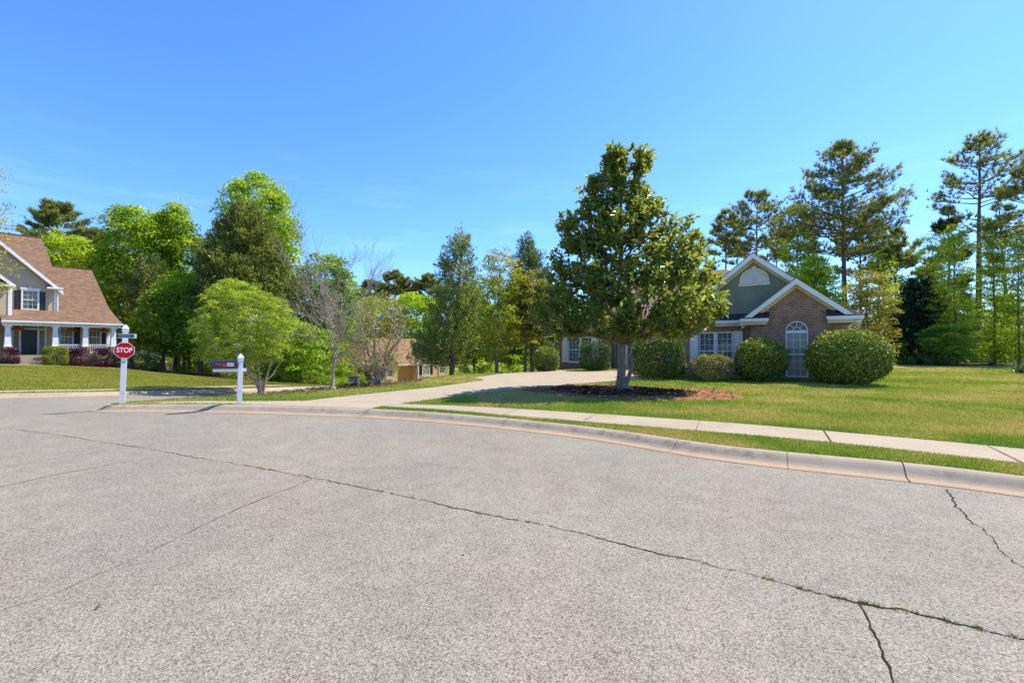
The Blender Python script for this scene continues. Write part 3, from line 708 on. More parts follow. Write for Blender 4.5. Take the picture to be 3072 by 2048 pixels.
CEDAR = [(0.053, 0.089, 0.024), (0.105, 0.166, 0.039), (0.175, 0.222, 0.056), (0.262, 0.253, 0.088)]

def px_base(px, py, off=0.0):
    p = hit(px, py); return (p[0], p[1], g1(*p) + off)
def base_at(px, Y, dz=0.0):
    x = at(px, Y); return (x, Y, g1(x, Y) + dz)
def env_abs(rows, px, Y, zb):
    """photo rows (y, left, right) at distance Y, in metres above zb and relative to column px"""
    return Env([(zat(y, Y) - zb, ((l + r) / 2 - px) * Y / F, (r - l) / 2 * Y / F * rowcos(px)) for y, l, r in rows])

# ---- the magnolia on the front lawn
def magnolia():
    b = (MAG[0], MAG[1], g1(*MAG)); Y = MAG[1]
    t = thing_at('magnolia_tree', *b, 'tall glossy magnolia tree standing in the mulch bed on the front lawn', 'tree')
    rows = [(432, 1852, 1874), (455, 1825, 1965), (500, 1790, 1960), (560, 1752, 1970), (610, 1718, 1995), (640, 1712, 2050), (662, 1662, 2075), (700, 1690, 2072), (740, 1668, 2085), (775, 1640, 2100),
            (830, 1655, 2145), (880, 1635, 2190), (905, 1620, 2205), (940, 1600, 2195), (975, 1598, 2150), (998, 1620, 2120), (1012, 1690, 2080)]
    env = env_abs([(y_, l_ - (1865 - l_) * .06, r_ + (r_ - 1865) * .03) for y_, l_, r_ in rows], 1865, Y, b[2]); env.lump = .055; C, q = env.sample(2000, .4, .64)
    ex = RNG.choice(np.nonzero(q > .85)[0], 90, False); cxx, _r = env.at(C[ex, 2]); C[ex, 0] = cxx + (C[ex, 0] - cxx) * RNG.uniform(1.02, 1.16, 90); C[ex, 1] *= RNG.uniform(1.02, 1.16, 90); C[ex, 2] += RNG.uniform(0, .22, 90)
    # lumpy outline: pull the outer shoots towards a set of limb ends
    limb, _ = env.sample(60, .7, .64); dl = np.linalg.norm(C[:, None] - limb[None], axis=2); j = dl.argmin(1); C = C + (limb[j] - C) * RNG.uniform(.05, .40, (len(C), 1)) * (q > .5)[:, None]
    top = env.r[-1, 0]; tp = trunk_path((0, 0, -.1), (0, 0, top * .97), 16, .008)
    segs, A, par = grow([tp], C, .0065, 2.25, .22)
    for i in range(15):
        f = lambda z: .155 * max(.06, 1 - z / top) ** .8 + (.09 * max(0, 1 - z / .35) ** 2 if z < .35 else 0)
        s = list(segs[i]); s[3], s[7] = f(max(0, s[2])), f(max(0, s[6])); segs[i] = tuple(s)
    # finer trunk foot, second leaning stem with its bend
    foot = [(0, 0, z) for z in (-.1, 0, .06, .14, .25, .4)]; segs += [tuple(foot[i]) + (.25 - .10 * min(1, i / 4),) + tuple(foot[i + 1]) + (.25 - .10 * min(1, (i + 1) / 4),) for i in range(5)]
    k = Y / F
    st = [((x - 1865) * k, -.10, zat(y, Y) - b[2]) for x, y in ((1872, 1165), (1880, 1140), (1890, 1112), (1896, 1090), (1890, 1082), (1888, 1060), (1889, 1030), (1886, 1000))]
    segs += path_segs(st[:5], .075, .06) + path_segs(st[4:], .065, .05)
    for a in np.linspace(0, 6.28, 8)[:-1]:
        l = RNG.uniform(.35, .6); p = [np.array([math.cos(a) * r, math.sin(a) * r, .12 - .2 * r]) for r in (.12, l * .6, l)]; segs += path_segs(p, .075, .03)
    tube_mesh('trunk', segs, 'grey_bark', t, 9)
    # rosettes of leaves round every shoot tip
    per = 11; n = len(C) * per; ci = np.repeat(np.arange(len(C)), per)
    cx, r = env.at(C[:, 2]); o = C.copy(); o[:, 0] -= cx; o[:, 2] = 0; ax = unit(unit(o) * .75 + np.array([[0, 0, .65]]) + RNG.normal(0, .28, (len(C), 3)))
    s = RNG.uniform(-.28, .1, (n, 1)); d = unit(ax[ci] * RNG.uniform(-.05, .95, (n, 1)) + rand_dir(n) * .95)
    P = C[ci] + ax[ci] * s; N = unit(ax[ci] * .8 + np.array([[0, 0, .35]]) - d * .3 + RNG.normal(0, .3, (n, 3))); L = RNG.uniform(.14, .25, n)
    col = palette([(.05, .115, .03), (.105, .21, .035), (.24, .35, .045), (.41, .48, .05), (.56, .54, .06)], n, .2, .36 + RNG.normal(0, .13, len(C))[ci] + RNG.normal(0, .16, n) + .12 * (C[ci, 0] / 3))  # leaf colour also pales to the right: the sunlit side is painted in
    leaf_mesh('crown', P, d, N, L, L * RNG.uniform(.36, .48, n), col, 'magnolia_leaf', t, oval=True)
magnolia()

# ---- bark chips, fallen magnolia leaves and stones
def litter(name, P, n, size, cols, kind='stuff'):
    lo, hi = P.min(0), P.max(0); p = RNG.uniform(lo, hi, (n * 3, 2)); p = p[inside(P, p[:, 0], p[:, 1]) & ~inside(DRIVEP, p[:, 0], p[:, 1])][:n]; m = len(p); z = G(p[:, 0], p[:, 1]) + .02
    a = RNG.uniform(0, 6.28, m); D = unit(np.column_stack([np.cos(a), np.sin(a), RNG.normal(0, .35, m)])); N = unit(np.column_stack([RNG.normal(0, .4, (m, 2)), np.ones(m)])); L = size * RNG.uniform(.5, 1.4, m)
    return tag(leaf_mesh(name, np.column_stack([p, z]), D, N, L, L * .5, palette(cols, m, .3), 'grass_blade', None), kind=kind)
litter('fallen_leaves', blob((MAG[0] - .1, MAG[1] - .55), 2.35, 1.15, -.1, seed=5), 5200, .10, [(.018, .012, .008), (.05, .03, .018), (.10, .06, .035), (.22, .17, .13)])
litter('fallen_leaves', BED1, 1300, .10, [(.03, .018, .01), (.12, .06, .03), (.30, .16, .08)])
litter('fallen_leaves', BED2, 2600, .10, [(.05, .035, .02), (.14, .09, .05), (.30, .20, .12)])
# ------------------------------------------------------------------ trees, left to right
def ltree(name, label, px, Y, rows, clumps, per, size, leaf, pal, dz=0.0, **kw):
    b = base_at(px, Y, dz)
    if Y > 44: clumps = int(clumps * 1.9); per = int(per * .8); kw.setdefault('clump_flat', .9); kw.setdefault('inner', .45)
    return leafy_tree(name, label, b, env_abs(rows, px, Y, b[2]), clumps, per, size, leaf, pal, **kw)
# sparse young leaves reaching in from beyond the left edge
ltree('young_leaf_tree', 'sparse tree with small yellow leaves reaching in at the left edge of the photo', -150, 20.5,
      [(440, -220, -50), (520, -300, 45), (600, -330, 62), (700, -330, 60), (800, -330, 62), (880, -300, 30)], 330, 18, .30, .095, YELLOW_NEW, trunk_r=.13, inner=.5, rtip=.006)
pb = base_at(165, 62); pine_tree('pine_tree', 'dark pine tree showing above the ridge of the tan house', pb, zat(603, 62) - pb[2], zat(860, 62) - pb[2], [(0, 4.5), (.3, 5.8), (.62, 4.2), (.85, 3.0), (1, .9)], .3, 46, 800, .62, .10, 12, group='trees behind the tan house')
pb = base_at(285, 66); pine_tree('pine_tree', 'lower pine tree with a sloping crown between tan house ridge and bright green tree', pb, zat(690, 66) - pb[2], zat(880, 66) - pb[2], [(0, 6), (.5, 5), (.8, 3.0), (1, .8)], .3, 40, 620, .62, .10, 12, group='trees behind the tan house')
ltree('broadleaf_tree', 'lime green tree right behind the lower roof ridge of the tan house', 205, 56, [(715, 150, 240), (745, 130, 300), (800, 120, 335), (880, 150, 350), (960, 200, 360), (1060, 240, 350)], 150, 80, 1.1, .30, GREEN_LIME, trunk_r=.2)
ltree('broadleaf_tree', 'bright green tree with a broad domed top right of the tan house', 395, 55, [(628, 365, 430), (655, 318, 475), (700, 300, 500), (780, 292, 520), (880, 300, 520), (980, 330, 500), (1040, 350, 480)], 230, 85, 1.15, .30, GREEN_BRIGHT, trunk_r=.24, bark='pine_bark')
ltree('broadleaf_tree', 'bright green tree with two upright leaders left of the big olive pine', 535, 57, [(622, 505, 545), (650, 480, 570), (700, 465, 610), (770, 460, 640), (860, 470, 650), (960, 490, 640)], 190, 85, 1.1, .30, GREEN_BRIGHT, trunk_r=.22, bark='pine_bark')
ltree('broadleaf_tree', 'fresh green tree filling the gap between the domed tree and the two leader tree', 465, 60, [(655, 440, 490), (690, 400, 530), (760, 385, 545), (850, 385, 545), (960, 400, 530)], 170, 80, 1.1, .30, GREEN_LIME[:2] + GREEN_BRIGHT[2:], trunk_r=.22, bark='pine_bark')
def cedar(label, px, Y, rows, n, per, size, pal, tr, **kw):
    b = base_at(px, Y); return spray_tree('cedar_tree', label, b, env_abs(rows, px, Y, b[2]), n, per, size, pal, tr, **kw)
cedar('dull brown green cedar tree in front of the bright green trees by the tan house', 445, 50, [(770, 430, 465), (830, 395, 500), (900, 370, 525), (980, 350, 535), (1050, 360, 530)], 420, 34, .75, CEDAR, .2, leaf=.30)
ltree('broadleaf_tree', 'lime green low tree above the dark hedge and behind the stop sign', 570, 49, [(830, 540, 600), (860, 490, 640), (920, 440, 660), (990, 420, 660), (1040, 430, 640), (1070, 450, 600)], 150, 85, 1.0, .27, GREEN_LIME[:3] + GREEN_BRIGHT[2:], trunk_r=.16)
ltree('tulip_tree', 'tallest round topped bright green tree rising behind the big olive pine', 770, 64, [(533, 745, 790), (560, 700, 830), (600, 670, 870), (660, 650, 895), (740, 650, 900), (830, 660, 900), (900, 680, 880)], 260, 85, 1.2, .34, GREEN_BRIGHT, trunk_r=.3)
cedar('big dense olive green pine tree with a pointed crown in front of the tallest tree', 735, 50, [(622, 715, 750), (660, 680, 785), (720, 640, 825), (790, 605, 860), (850, 590, 895), (900, 575, 900), (940, 590, 890)], 1000, 60, .85, [(.055, .08, .024), (.12, .155, .042), (.21, .24, .06), (.31, .31, .08)], .28, leaf=.30, upw=.6).name = 'pine_tree'
pb = base_at(985, 66); ltree('broadleaf_tree', 'dark green tree crown right behind the bare branches', 985, 60, [(768, 955, 1000), (800, 900, 1050), (860, 870, 1070), (940, 860, 1080), (1040, 860, 1070)], 190, 80, 1.1, .32, GREEN_MID, trunk_r=.25)
ltree('broadleaf_tree', 'deep green understory tree behind the trunk of the bare tree', 930, 44, [(985, 900, 960), (1010, 850, 1020), (1060, 830, 1060), (1110, 830, 1080), (1140, 860, 1060)], 130, 75, .75, .22, GREEN_BRIGHT[:3], trunk_r=.1)
ltree('broadleaf_tree', 'leafy understory tree at the lawn edge between crape myrtle and bare tree', 850, 46, [(960, 800, 880), (1000, 770, 940), (1060, 770, 950), (1110, 790, 930), (1135, 810, 920)], 130, 75, .75, .22, GREEN_BRIGHT, trunk_r=.1)
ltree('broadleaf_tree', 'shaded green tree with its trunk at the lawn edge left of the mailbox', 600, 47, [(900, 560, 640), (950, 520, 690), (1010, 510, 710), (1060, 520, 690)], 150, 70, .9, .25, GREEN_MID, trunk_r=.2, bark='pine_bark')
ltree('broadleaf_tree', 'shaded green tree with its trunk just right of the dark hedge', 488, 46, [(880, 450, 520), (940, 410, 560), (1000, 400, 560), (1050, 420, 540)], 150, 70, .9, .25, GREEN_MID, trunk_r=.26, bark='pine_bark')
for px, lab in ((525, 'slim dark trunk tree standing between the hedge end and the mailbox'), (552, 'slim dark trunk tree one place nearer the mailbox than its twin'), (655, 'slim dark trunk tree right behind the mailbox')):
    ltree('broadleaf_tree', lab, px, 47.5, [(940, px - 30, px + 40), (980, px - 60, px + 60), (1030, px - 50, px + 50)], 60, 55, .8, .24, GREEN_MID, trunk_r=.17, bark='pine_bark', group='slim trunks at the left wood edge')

# crape myrtle and bare trees by the pavement
def crape():
    b = px_base(785, 1179); Y = b[1]
    env = env_abs([(840, 665, 735), (875, 625, 800), (905, 600, 875), (935, 590, 890), (975, 565, 880), (1010, 560, 875), (1045, 580, 870), (1075, 600, 850), (1092, 660, 815)], 785, Y, b[2])
    st = []
    for k in range(9):
        a = k * .7 + RNG.normal(0, .2); r = RNG.uniform(.75, 1.15); p = [np.array([math.cos(a) * .07, math.sin(a) * .07, -.05])]
        for i in range(1, 6): f = i / 5; p.append(np.array([math.cos(a) * (.07 + r * f ** 1.4) - .15 * f, math.sin(a) * (.07 + r * f ** 1.4), 1.75 * f]) + RNG.normal(0, .035, 3))
        st.append(p)
    t = leafy_tree('crape_myrtle', 'multi stemmed crape myrtle with fresh lime leaves just behind the mailbox', b, env, 900, 60, .26, .08, [(.11, .19, .02), (.22, .33, .03), (.36, .46, .045), (.52, .56, .08)], trunk_r=.05, bark='pale_bark', stems=st, rtip=.0042, inner=.25, up=.6, clump_flat=.75, mat='soft_leaf', cat='tree')
crape()
def bare(name, label, base, env, n, stems, rtip, bark, leaves=0, pal=None, leaf=.05, expo=2.25, bend=.2, up=.12):
    t = thing_at(name, *base, label, 'tree'); C, q = env.sample(n, .35); segs, A, par = grow(stems, C, rtip, expo, bend, up)
    tube_mesh('trunk', segs, bark, t, 6)
    if leaves:
        i = RNG.integers(0, len(C), leaves); P = C[i] + RNG.normal(0, .16, (leaves, 3)); D = rand_dir(leaves); N = unit(rand_dir(leaves) + np.array([[0, 0, .6]])); L = leaf * RNG.uniform(.6, 1.4, leaves)
        leaf_mesh('crown', P, D, N, L, L * .6, palette(pal, leaves, .2), 'soft_leaf', t)
    else:  # buds and twigs
        i = RNG.integers(0, len(C), n * 5); P = C[i]; d = unit(rand_dir(len(i)) * .6 + np.array([[0, 0, .9]])); l = RNG.uniform(.10, .38, (len(i), 1))
        s = np.hstack([P, np.full((len(i), 1), rtip * .7), P + d * l, np.full((len(i), 1), rtip * .35)]); tube_mesh('twigs', s, bark, t, 4)
    return t
def branching(name, label, base, trunk, r0, limbs, spread, L0, levels, kids, bark, r_min=.005, upw=.16, ratio=.62):
    """leafless tree: limbs fork again and again and bend upwards"""
    t = thing_at(name, *base, label, 'tree'); segs = path_segs(trunk, r0 * 1.0, r0 * .10); tw = []
    segs[0] = tuple(segs[0][:3]) + (r0 * 1.3,) + tuple(segs[0][4:])
    def br(p, d, L, r, lv):
        m = max(3, int(L / .22)); q = p.copy(); pts = [q.copy()]; dd = d.copy()
        for k in range(m): dd = unit(dd + np.array([0, 0, upw / m * 3]) + RNG.normal(0, .10, 3)); q = q + dd * L / m; pts.append(q.copy())
        r1 = max(r * .42, r_min * .6); (segs if lv < 3 else tw).extend(path_segs(pts, r, r1))
        if lv >= levels: return
        for c in range(kids[lv]):
            u = RNG.uniform(.25, 1.0) if c else 1.0; i = min(m - 1, int(u * m)); w = u * m - i; o = pts[i] * (1 - w) + pts[i + 1] * w; a = unit(pts[i + 1] - pts[i]); s = unit(np.cross(a, rand_dir(1)[0])); an = RNG.uniform(.35, .8) if c else RNG.uniform(.05, .3)
            br(o, unit(a * math.cos(an) + s * math.sin(an) + np.array([0, 0, .12])), L * ratio * RNG.uniform(.65, 1.15), max(r_min, (r + (r1 - r) * u) * RNG.uniform(.5, .72)), lv + 1)
    n = len(trunk)
    for k in range(limbs):
        a = k * 2.4 + RNG.normal(0, .25); e = spread * (1 - .55 * k / limbs) * RNG.uniform(.85, 1.15); i = 1 + int((n - 2) * (.18 + .82 * k / limbs)); i = min(i, n - 1)
        br(trunk[i].copy(), np.array([math.cos(a) * math.sin(e), math.sin(a) * math.sin(e), math.cos(e)]), L0 * (.88 + .22 * k / limbs) * RNG.uniform(.9, 1.1), r0 * RNG.uniform(.38, .52), 1)
    tube_mesh('trunk', segs, bark, t, 7); tube_mesh('twigs', tw, bark, t, 4); return t
b = px_base(997, 1161); Y = b[1]; k = Y / F
TR = [np.array([((x - 997) * k), RNG.normal(0, .02), zat(y, Y) - b[2]]) for x, y in ((997, 1165), (998, 1135), (1000, 1105), (1001, 1080), (1002, 1055), (1005, 1030), (1008, 1000), (1008, 965), (1004, 920), (1000, 860))]
branching('bare_tree', 'leafless grey tree on the mulched bank with branches against the sky', b, TR, .14, 13, 1.02, 3.6, 4, [0, 6, 5, 4], 'silver_bark', r_min=.009, upw=.085, ratio=.64)
b = px_base(1135, 1158); Y = b[1] + 1.0; b = (at(1135, Y), Y, g1(at(1135, Y), Y)); st = []
for q in range(12):
    a = q * .55 + RNG.normal(0, .15); r = RNG.uniform(.5, 1.2); st.append([np.array([math.cos(a) * (.06 + r * f ** 1.2), math.sin(a) * (.06 + r * f ** 1.2), -.1 + 2.2 * f]) + RNG.normal(0, .04, 3) for f in np.linspace(0, 1, 6)])
bare('budding_shrub_tree', 'many stemmed brown shrub tree with few yellow leaves before the cream house', b, env_abs([(885, 1110, 1190), (925, 1070, 1210), (980, 1050, 1225), (1030, 1035, 1222), (1080, 1030, 1215), (1110, 1050, 1200)], 1135, Y, b[2]), 1000, st, .005, 'pale_bark', leaves=5200, pal=[(.22, .19, .04), (.36, .32, .045), (.42, .38, .05), (.24, .30, .04)], leaf=.055, up=.05)

# middle distance
for px, top, lab in ((1185, 812, 'round dark pine far off above the roof of the cream house'), (1285, 822, 'small dark pine far off just left of the red cedar'), (1112, 842, 'low dark pine far off behind the right twigs of the bare tree')):
    pb = base_at(px, 95); pine_tree('pine_tree', lab, pb, zat(top, 95) - pb[2], zat(930, 95) - pb[2], [(0, 4.0), (.4, 4.8), (.8, 3.2), (1, 1)],   .3, 40, 1000, .55, .11, 10, group='far pines in the middle')
ltree('broadleaf_tree', 'bright green tree close behind the cream house', 1245, 75, [(884, 1200, 1270), (915, 1185, 1310), (960, 1180, 1320), (1030, 1180, 1330), (1110, 1200, 1320)], 150, 75, 1.3, .36, GREEN_BRIGHT, trunk_r=.25)
ltree('broadleaf_tree', 'green tree behind the left gable of the cream house', 1110, 74, [(900, 1080, 1140), (940, 1050, 1180), (1000, 1030, 1190), (1080, 1040, 1190)], 120, 75, 1.3, .36, GREEN_MID + GREEN_BRIGHT[2:3], trunk_r=.25)
def cedar_px(label, px, py, rows, n, per, size, pal, tr, Y=None, **kw):
    b = base_at(px, Y) if Y else px_base(px, py); return spray_tree('cedar_tree', label, b, env_abs(rows, px, b[1], b[2]), n, per, size, pal, tr, **kw)
cedar_px('tall open red cedar at the driveway bank beside the cream house', 1355, 1127, [(690, 1380, 1390), (720, 1362, 1405), (765, 1330, 1410), (810, 1314, 1428), (860, 1308, 1432), (920, 1296, 1440), (980, 1285, 1440), (1030, 1235, 1430), (1070, 1222, 1400), (1092, 1240, 1390)], 560, 44, .40, [(.06, .105, .03), (.125, .19, .045), (.21, .27, .06), (.32, .33, .10)], .17, leaf=.13, inner=.3, Y=24.4)
b = px_base(1272, 1128)
ltree('yellow_leaf_tree', 'yellow green tree with upright twigs right of the red cedar', 1490, 27.2, [(752, 1470, 1530), (800, 1440, 1560), (880, 1425, 1560), (960, 1420, 1560), (1030, 1425, 1550), (1075, 1440, 1540)], 360, 36, .36, .105, [(.17, .23, .02), (.28, .34, .025), (.40, .43, .035), (.50, .46, .06)], trunk_r=.12, inner=.3, rtip=.007, group='yellow green trees by the driveway')
ltree('yellow_leaf_tree', 'yellowest tree in front of the second cedar left of the magnolia', 1575, 28.6, [(800, 1555, 1600), (850, 1520, 1640), (920, 1505, 1650), (990, 1505, 1650), (1040, 1520, 1640)], 340, 34, .36, .105, YELLOW_NEW, trunk_r=.10, inner=.3, rtip=.007, group='yellow green trees by the driveway')
cedar_px('dense dark cedar with a pointed top just left of the magnolia crown', 1598, 1111, [(718, 1580, 1592), (755, 1555, 1615), (810, 1535, 1640), (880, 1530, 1665), (950, 1530, 1670), (1010, 1540, 1665)], 600, 36, .5, [(.04, .078, .028), (.078, .135, .042), (.13, .19, .06), (.20, .245, .085)], .2, leaf=.15, Y=29.5)
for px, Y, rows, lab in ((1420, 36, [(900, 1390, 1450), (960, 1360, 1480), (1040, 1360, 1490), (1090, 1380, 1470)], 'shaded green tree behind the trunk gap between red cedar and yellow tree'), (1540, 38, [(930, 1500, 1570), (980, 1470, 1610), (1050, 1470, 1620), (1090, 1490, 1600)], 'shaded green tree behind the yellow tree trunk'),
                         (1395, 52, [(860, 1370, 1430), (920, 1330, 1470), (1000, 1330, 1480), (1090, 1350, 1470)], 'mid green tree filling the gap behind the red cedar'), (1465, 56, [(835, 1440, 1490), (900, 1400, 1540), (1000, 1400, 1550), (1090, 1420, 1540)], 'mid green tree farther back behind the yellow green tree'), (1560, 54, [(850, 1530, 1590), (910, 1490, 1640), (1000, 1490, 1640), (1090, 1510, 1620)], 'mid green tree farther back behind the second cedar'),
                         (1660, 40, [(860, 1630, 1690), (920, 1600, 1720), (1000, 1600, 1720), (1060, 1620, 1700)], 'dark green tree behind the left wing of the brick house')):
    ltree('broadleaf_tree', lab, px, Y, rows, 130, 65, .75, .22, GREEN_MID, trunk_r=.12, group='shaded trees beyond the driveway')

# right of the magnolia, behind the brick house
def pine(label, px, Y, top, crown, rows, tr, limbs, tufts, nl, nw, per=12, lean=0., group='pines behind the brick house', **kw):
    b = base_at(px, Y); kc = rowcos(px) ** .7; rows = [(f, r * kc) for f, r in rows]; pine_tree('pine_tree', label, b, zat(top, Y) - b[2], zat(crown, Y) - b[2], rows, tr, limbs, tufts, nl, nw, per, group=group, lean=lean, **kw)
pine('slim pine showing between magnolia and the round pine', 2172, 50, 628, 790, [(0, 1.5), (.4, 2.4), (.8, 1.7), (1, .5)], .17, 26, 330, .5, .075, lean=.3)
pine('small pine crown nearest the right side of the magnolia', 2098, 58, 700, 850, [(0, 2.5), (.5, 2.3), (1, .5)], .17, 22, 260, .5, .08)
pine('round topped pine just above the green gable peak', 2264, 47, 572, 800, [(0, 2.2), (.3, 3.2), (.65, 3.5), (.88, 2.4), (1, .8)], .2, 36, 480, .42, .06, lean=.4)
pine('thin pine between the round pine and the big pine', 2395, 54, 605, 790, [(0, 3.0), (.45, 3.2), (.85, 1.9), (1, .5)], .16, 24, 360, .5, .075)
pine('biggest pine with broad layered crown standing behind the brick gable', 2536, 41, 424, 800, [(0, 3.2), (.05, 3.8), (.27, 6.0), (.4, 6.9), (.48, 5.6), (.64, 4.9), (.85, 3.5), (.96, 1.5), (1, .5)],   .27, 74, 1450, .34, .045, 12, lean=-.2)
pine('mid height pine hidden partly behind the biggest pine', 2585, 54, 640, 860, [(0, 4.5), (.5, 4.2), (.85, 2.4), (1, .6)], .22, 34, 560, .5, .075)
pine('drooping pine crown right of the biggest pine over the dark conifer', 2690, 49, 690, 900, [(0, 4.0), (.4, 4.6), (.8, 2.6), (1, .6)], .2, 34, 620, .48, .07)
pine('dense dark pine left of the tall open pine', 2850, 50, 618, 930, [(0, 3.2), (.5, 3.0), (.85, 1.7), (1, .4)], .2, 40, 800, .48, .07, pal=[(.02, .035, .014), (.04, .06, .022), (.065, .085, .03), (.10, .11, .04)])
pine('tall open pine with thin airy crown near the right edge', 2935, 34.5, 406, 760, [(0, 3.2), (.3, 3.6), (.6, 3.3), (.85, 3.0), (.95, 2.0), (1, .6)], .25, 46, 620, .33, .042, 12, lean=.3)
pine('pine cut off by the right edge of the picture', 3105, 31, 470, 800, [(0, 3.4), (.3, 3.3), (.7, 2.7), (1, .6)], .22, 44, 640, .32, .042, 12)
pine('slim pine trunk leaning at the right edge behind the saplings', 3030, 41, 600, 840, [(0, 2.6), (.5, 2.6), (1, .6)], .22, 26, 320, .42, .06, lean=-.8)
b = base_at(2762, 33); spray_tree('conifer', 'broad blackish green conifer at the wood edge right of the brick house', b, env_abs([(828, 2752, 2772), (870, 2715, 2805), (930, 2685, 2835), (990, 2665, 2860), (1050, 2655, 2870), (1085, 2660, 2865)], 2762, 33, b[2]), 620, 42, .5, [(.015, .034, .025), (.028, .062, .04), (.048, .095, .057), (.075, .125, .07)], .2, leaf=.20, upw=.35, inner=.3)
def sap(label, px, Y, rows, clumps, per, pal, size=.36, leaf=.12, tr=.08, **kw):
    ltree('young_tree', label, px, Y, rows, clumps, per, size, leaf, pal, trunk_r=tr, inner=.2, rtip=.006, group='young leafy trees at the right wood edge', clump_flat=.5, **kw)
sap('light green young tree over the right shoulder of the green gable', 2415, 43, [(688, 2395, 2430), (720, 2350, 2450), (780, 2340, 2470), (850, 2340, 2480), (920, 2350, 2470)], 351, 27, GREEN_LIME, .5, .17)
sap('bright green bushy tree touching the brick gable slope', 2448, 37, [(778, 2420, 2470), (810, 2390, 2500), (860, 2390, 2520), (950, 2400, 2530)], 229, 51, GREEN_BRIGHT[1:], .5, .17)
sap('golden leaved young tree between the brick house and the dark conifer', 2600, 29, [(820, 2560, 2640), (870, 2530, 2680), (950, 2525, 2690), (1030, 2540, 2690), (1075, 2560, 2680)], 445, 36, [(.09, .11, .015), (.19, .19, .02), (.30, .27, .03), (.38, .31, .05)], .36, .105)
sap('tall thin lime sapling just left of the tall open pine trunk', 2872, 31, [(675, 2855, 2885), (730, 2825, 2905), (810, 2800, 2920), (900, 2790, 2930), (1000, 2790, 2940), (1070, 2800, 2930)], 445, 24, GREEN_LIME, .36, .115)
sap('tall thin lime sapling just right of the tall open pine trunk', 2985, 32, [(660, 2965, 3005), (720, 2935, 3030), (820, 2920, 3040), (920, 2920, 3045), (1010, 2920, 3050), (1070, 2930, 3040)], 486, 24, GREEN_LIME, .36, .115)
pine('slim pine standing just left of the green gable peak behind the roof', 2215, 58, 668, 800, [(0, 1.8), (.5, 2.2), (1, .5)], .15, 22, 240, .45, .07)
pine('low pine crown between the round pine and the biggest pine', 2330, 60, 650, 820, [(0, 2.5), (.5, 2.6), (1, .6)], .16, 24, 300, .45, .07)
sap('lime young tree right behind the golden young tree', 2640, 38, [(760, 2610, 2670), (820, 2580, 2700), (920, 2570, 2710), (1000, 2580, 2710), (1070, 2600, 2690)], 230, 18, GREEN_LIME, .45, .14)
sap('tall lime sapling standing before the dense dark pine', 2800, 34, [(700, 2780, 2820), (760, 2755, 2845), (840, 2750, 2850), (920, 2760, 2850)], 200, 16, GREEN_LIME, .40, .13)
sap('lime sapling at the very right edge', 3060, 30, [(700, 3040, 3080), (780, 3010, 3110), (880, 3005, 3120), (980, 3005, 3120), (1075, 3010, 3110)], 351, 24, GREEN_LIME[:3], .36, .115)
sap('green sapling rising behind the right side of the dark conifer', 2815, 40, [(860, 2790, 2840), (920, 2770, 2880), (1000, 2770, 2890), (1075, 2780, 2880)], 256, 39, GREEN_BRIGHT, .45, .15)
sap('low mid green tree spreading at the lawn edge right of the dark conifer', 2840, 30.5, [(975, 2790, 2880), (1010, 2750, 2910), (1050, 2750, 2920), (1085, 2770, 2910)], 202, 51, GREEN_MID, .36, .12)
sap('low green tree between the two big trunks at the wood edge', 2900, 37, [(900, 2870, 2940), (960, 2840, 2970), (1040, 2840, 2980), (1085, 2860, 2960)], 270, 51, GREEN_BRIGHT[:3], .45, .14)
sap('shaded low green tree behind the right edge sapling', 3020, 37, [(880, 2980, 3060), (950, 2950, 3090), (1040, 2950, 3090), (1085, 2960, 3080)], 270, 51, GREEN_MID, .45, .14)
sap('shaded green tree just behind the dark conifer', 2700, 42, [(860, 2660, 2730), (930, 2630, 2770), (1020, 2620, 2780), (1080, 2640, 2760)], 270, 51, GREEN_MID, .5, .16)

# woods that read as one mass: undergrowth at both wood edges and the trees farther in
def mass(name, P, n, size, leaf, pal, hmin, hmax, mat='soft_leaf'):
    lo, hi = P.min(0), P.max(0); p = RNG.uniform(lo, hi, (n * 4, 2)); p = p[inside(P, p[:, 0], p[:, 1])][:n]; h = RNG.uniform(hmin, hmax, len(p)) * (.4 + vnoise(p[:, 0], p[:, 1], .35, 9) * 1.1)
    per = 46; c = np.column_stack([p, G(p[:, 0], p[:, 1]) + h * RNG.uniform(.15, 1, len(p))]); m = len(c) * per; i = np.repeat(np.arange(len(c)), per)
    d = rand_dir(m); P3 = c[i] + d * size * RNG.uniform(.3, 1, (m, 1)) * np.array([[1, 1, .65]]); N = unit(d * .5 + np.array([[0, 0, .5]]) + RNG.normal(0, .5, (m, 3))); D = unit(np.cross(N, rand_dir(m)) - np.array([[0, 0, .15]])); L = leaf * RNG.uniform(.6, 1.3, m)
    return tag(leaf_mesh(name, P3, D, N, L, L * .6, palette(pal, m, .22, .5 + RNG.normal(0, .25, len(c))[i] + RNG.normal(0, .15, m)), mat, None), kind='stuff')
LW = np.array([(-36, 47), (-29, 45.5), (-22.5, 43.5), (-19, 45.5), (-17, 50), (-17, 56), (-24, 56), (-38, 54)])
mass('undergrowth', LW, 420, .65, .20, GREEN_MID[1:] + GREEN_BRIGHT[1:3], .6, 2.4)
LW2 = np.array([(-80, 74), (-50, 66), (-30, 66), (-10, 78), (4, 78), (8, 100), (-90, 110)])
mass('distant_wood', LW2, 900, 1.6, .42, GREEN_DARK[1:] + GREEN_MID[1:], 7, 14)
MW = np.array([(-4, 33), (-1.6, 32.2), (1.6, 33.5), (4, 38), (4, 46), (-7, 46)])
mass('undergrowth', MW, 300, .5, .17, GREEN_MID[1:] + GREEN_BRIGHT[1:3], .8, 3.2)
RW = np.array([(23.5, 30.8), (27, 31.2), (31, 30.5), (36, 30), (44, 40), (40, 50), (22, 50), (19, 38)])
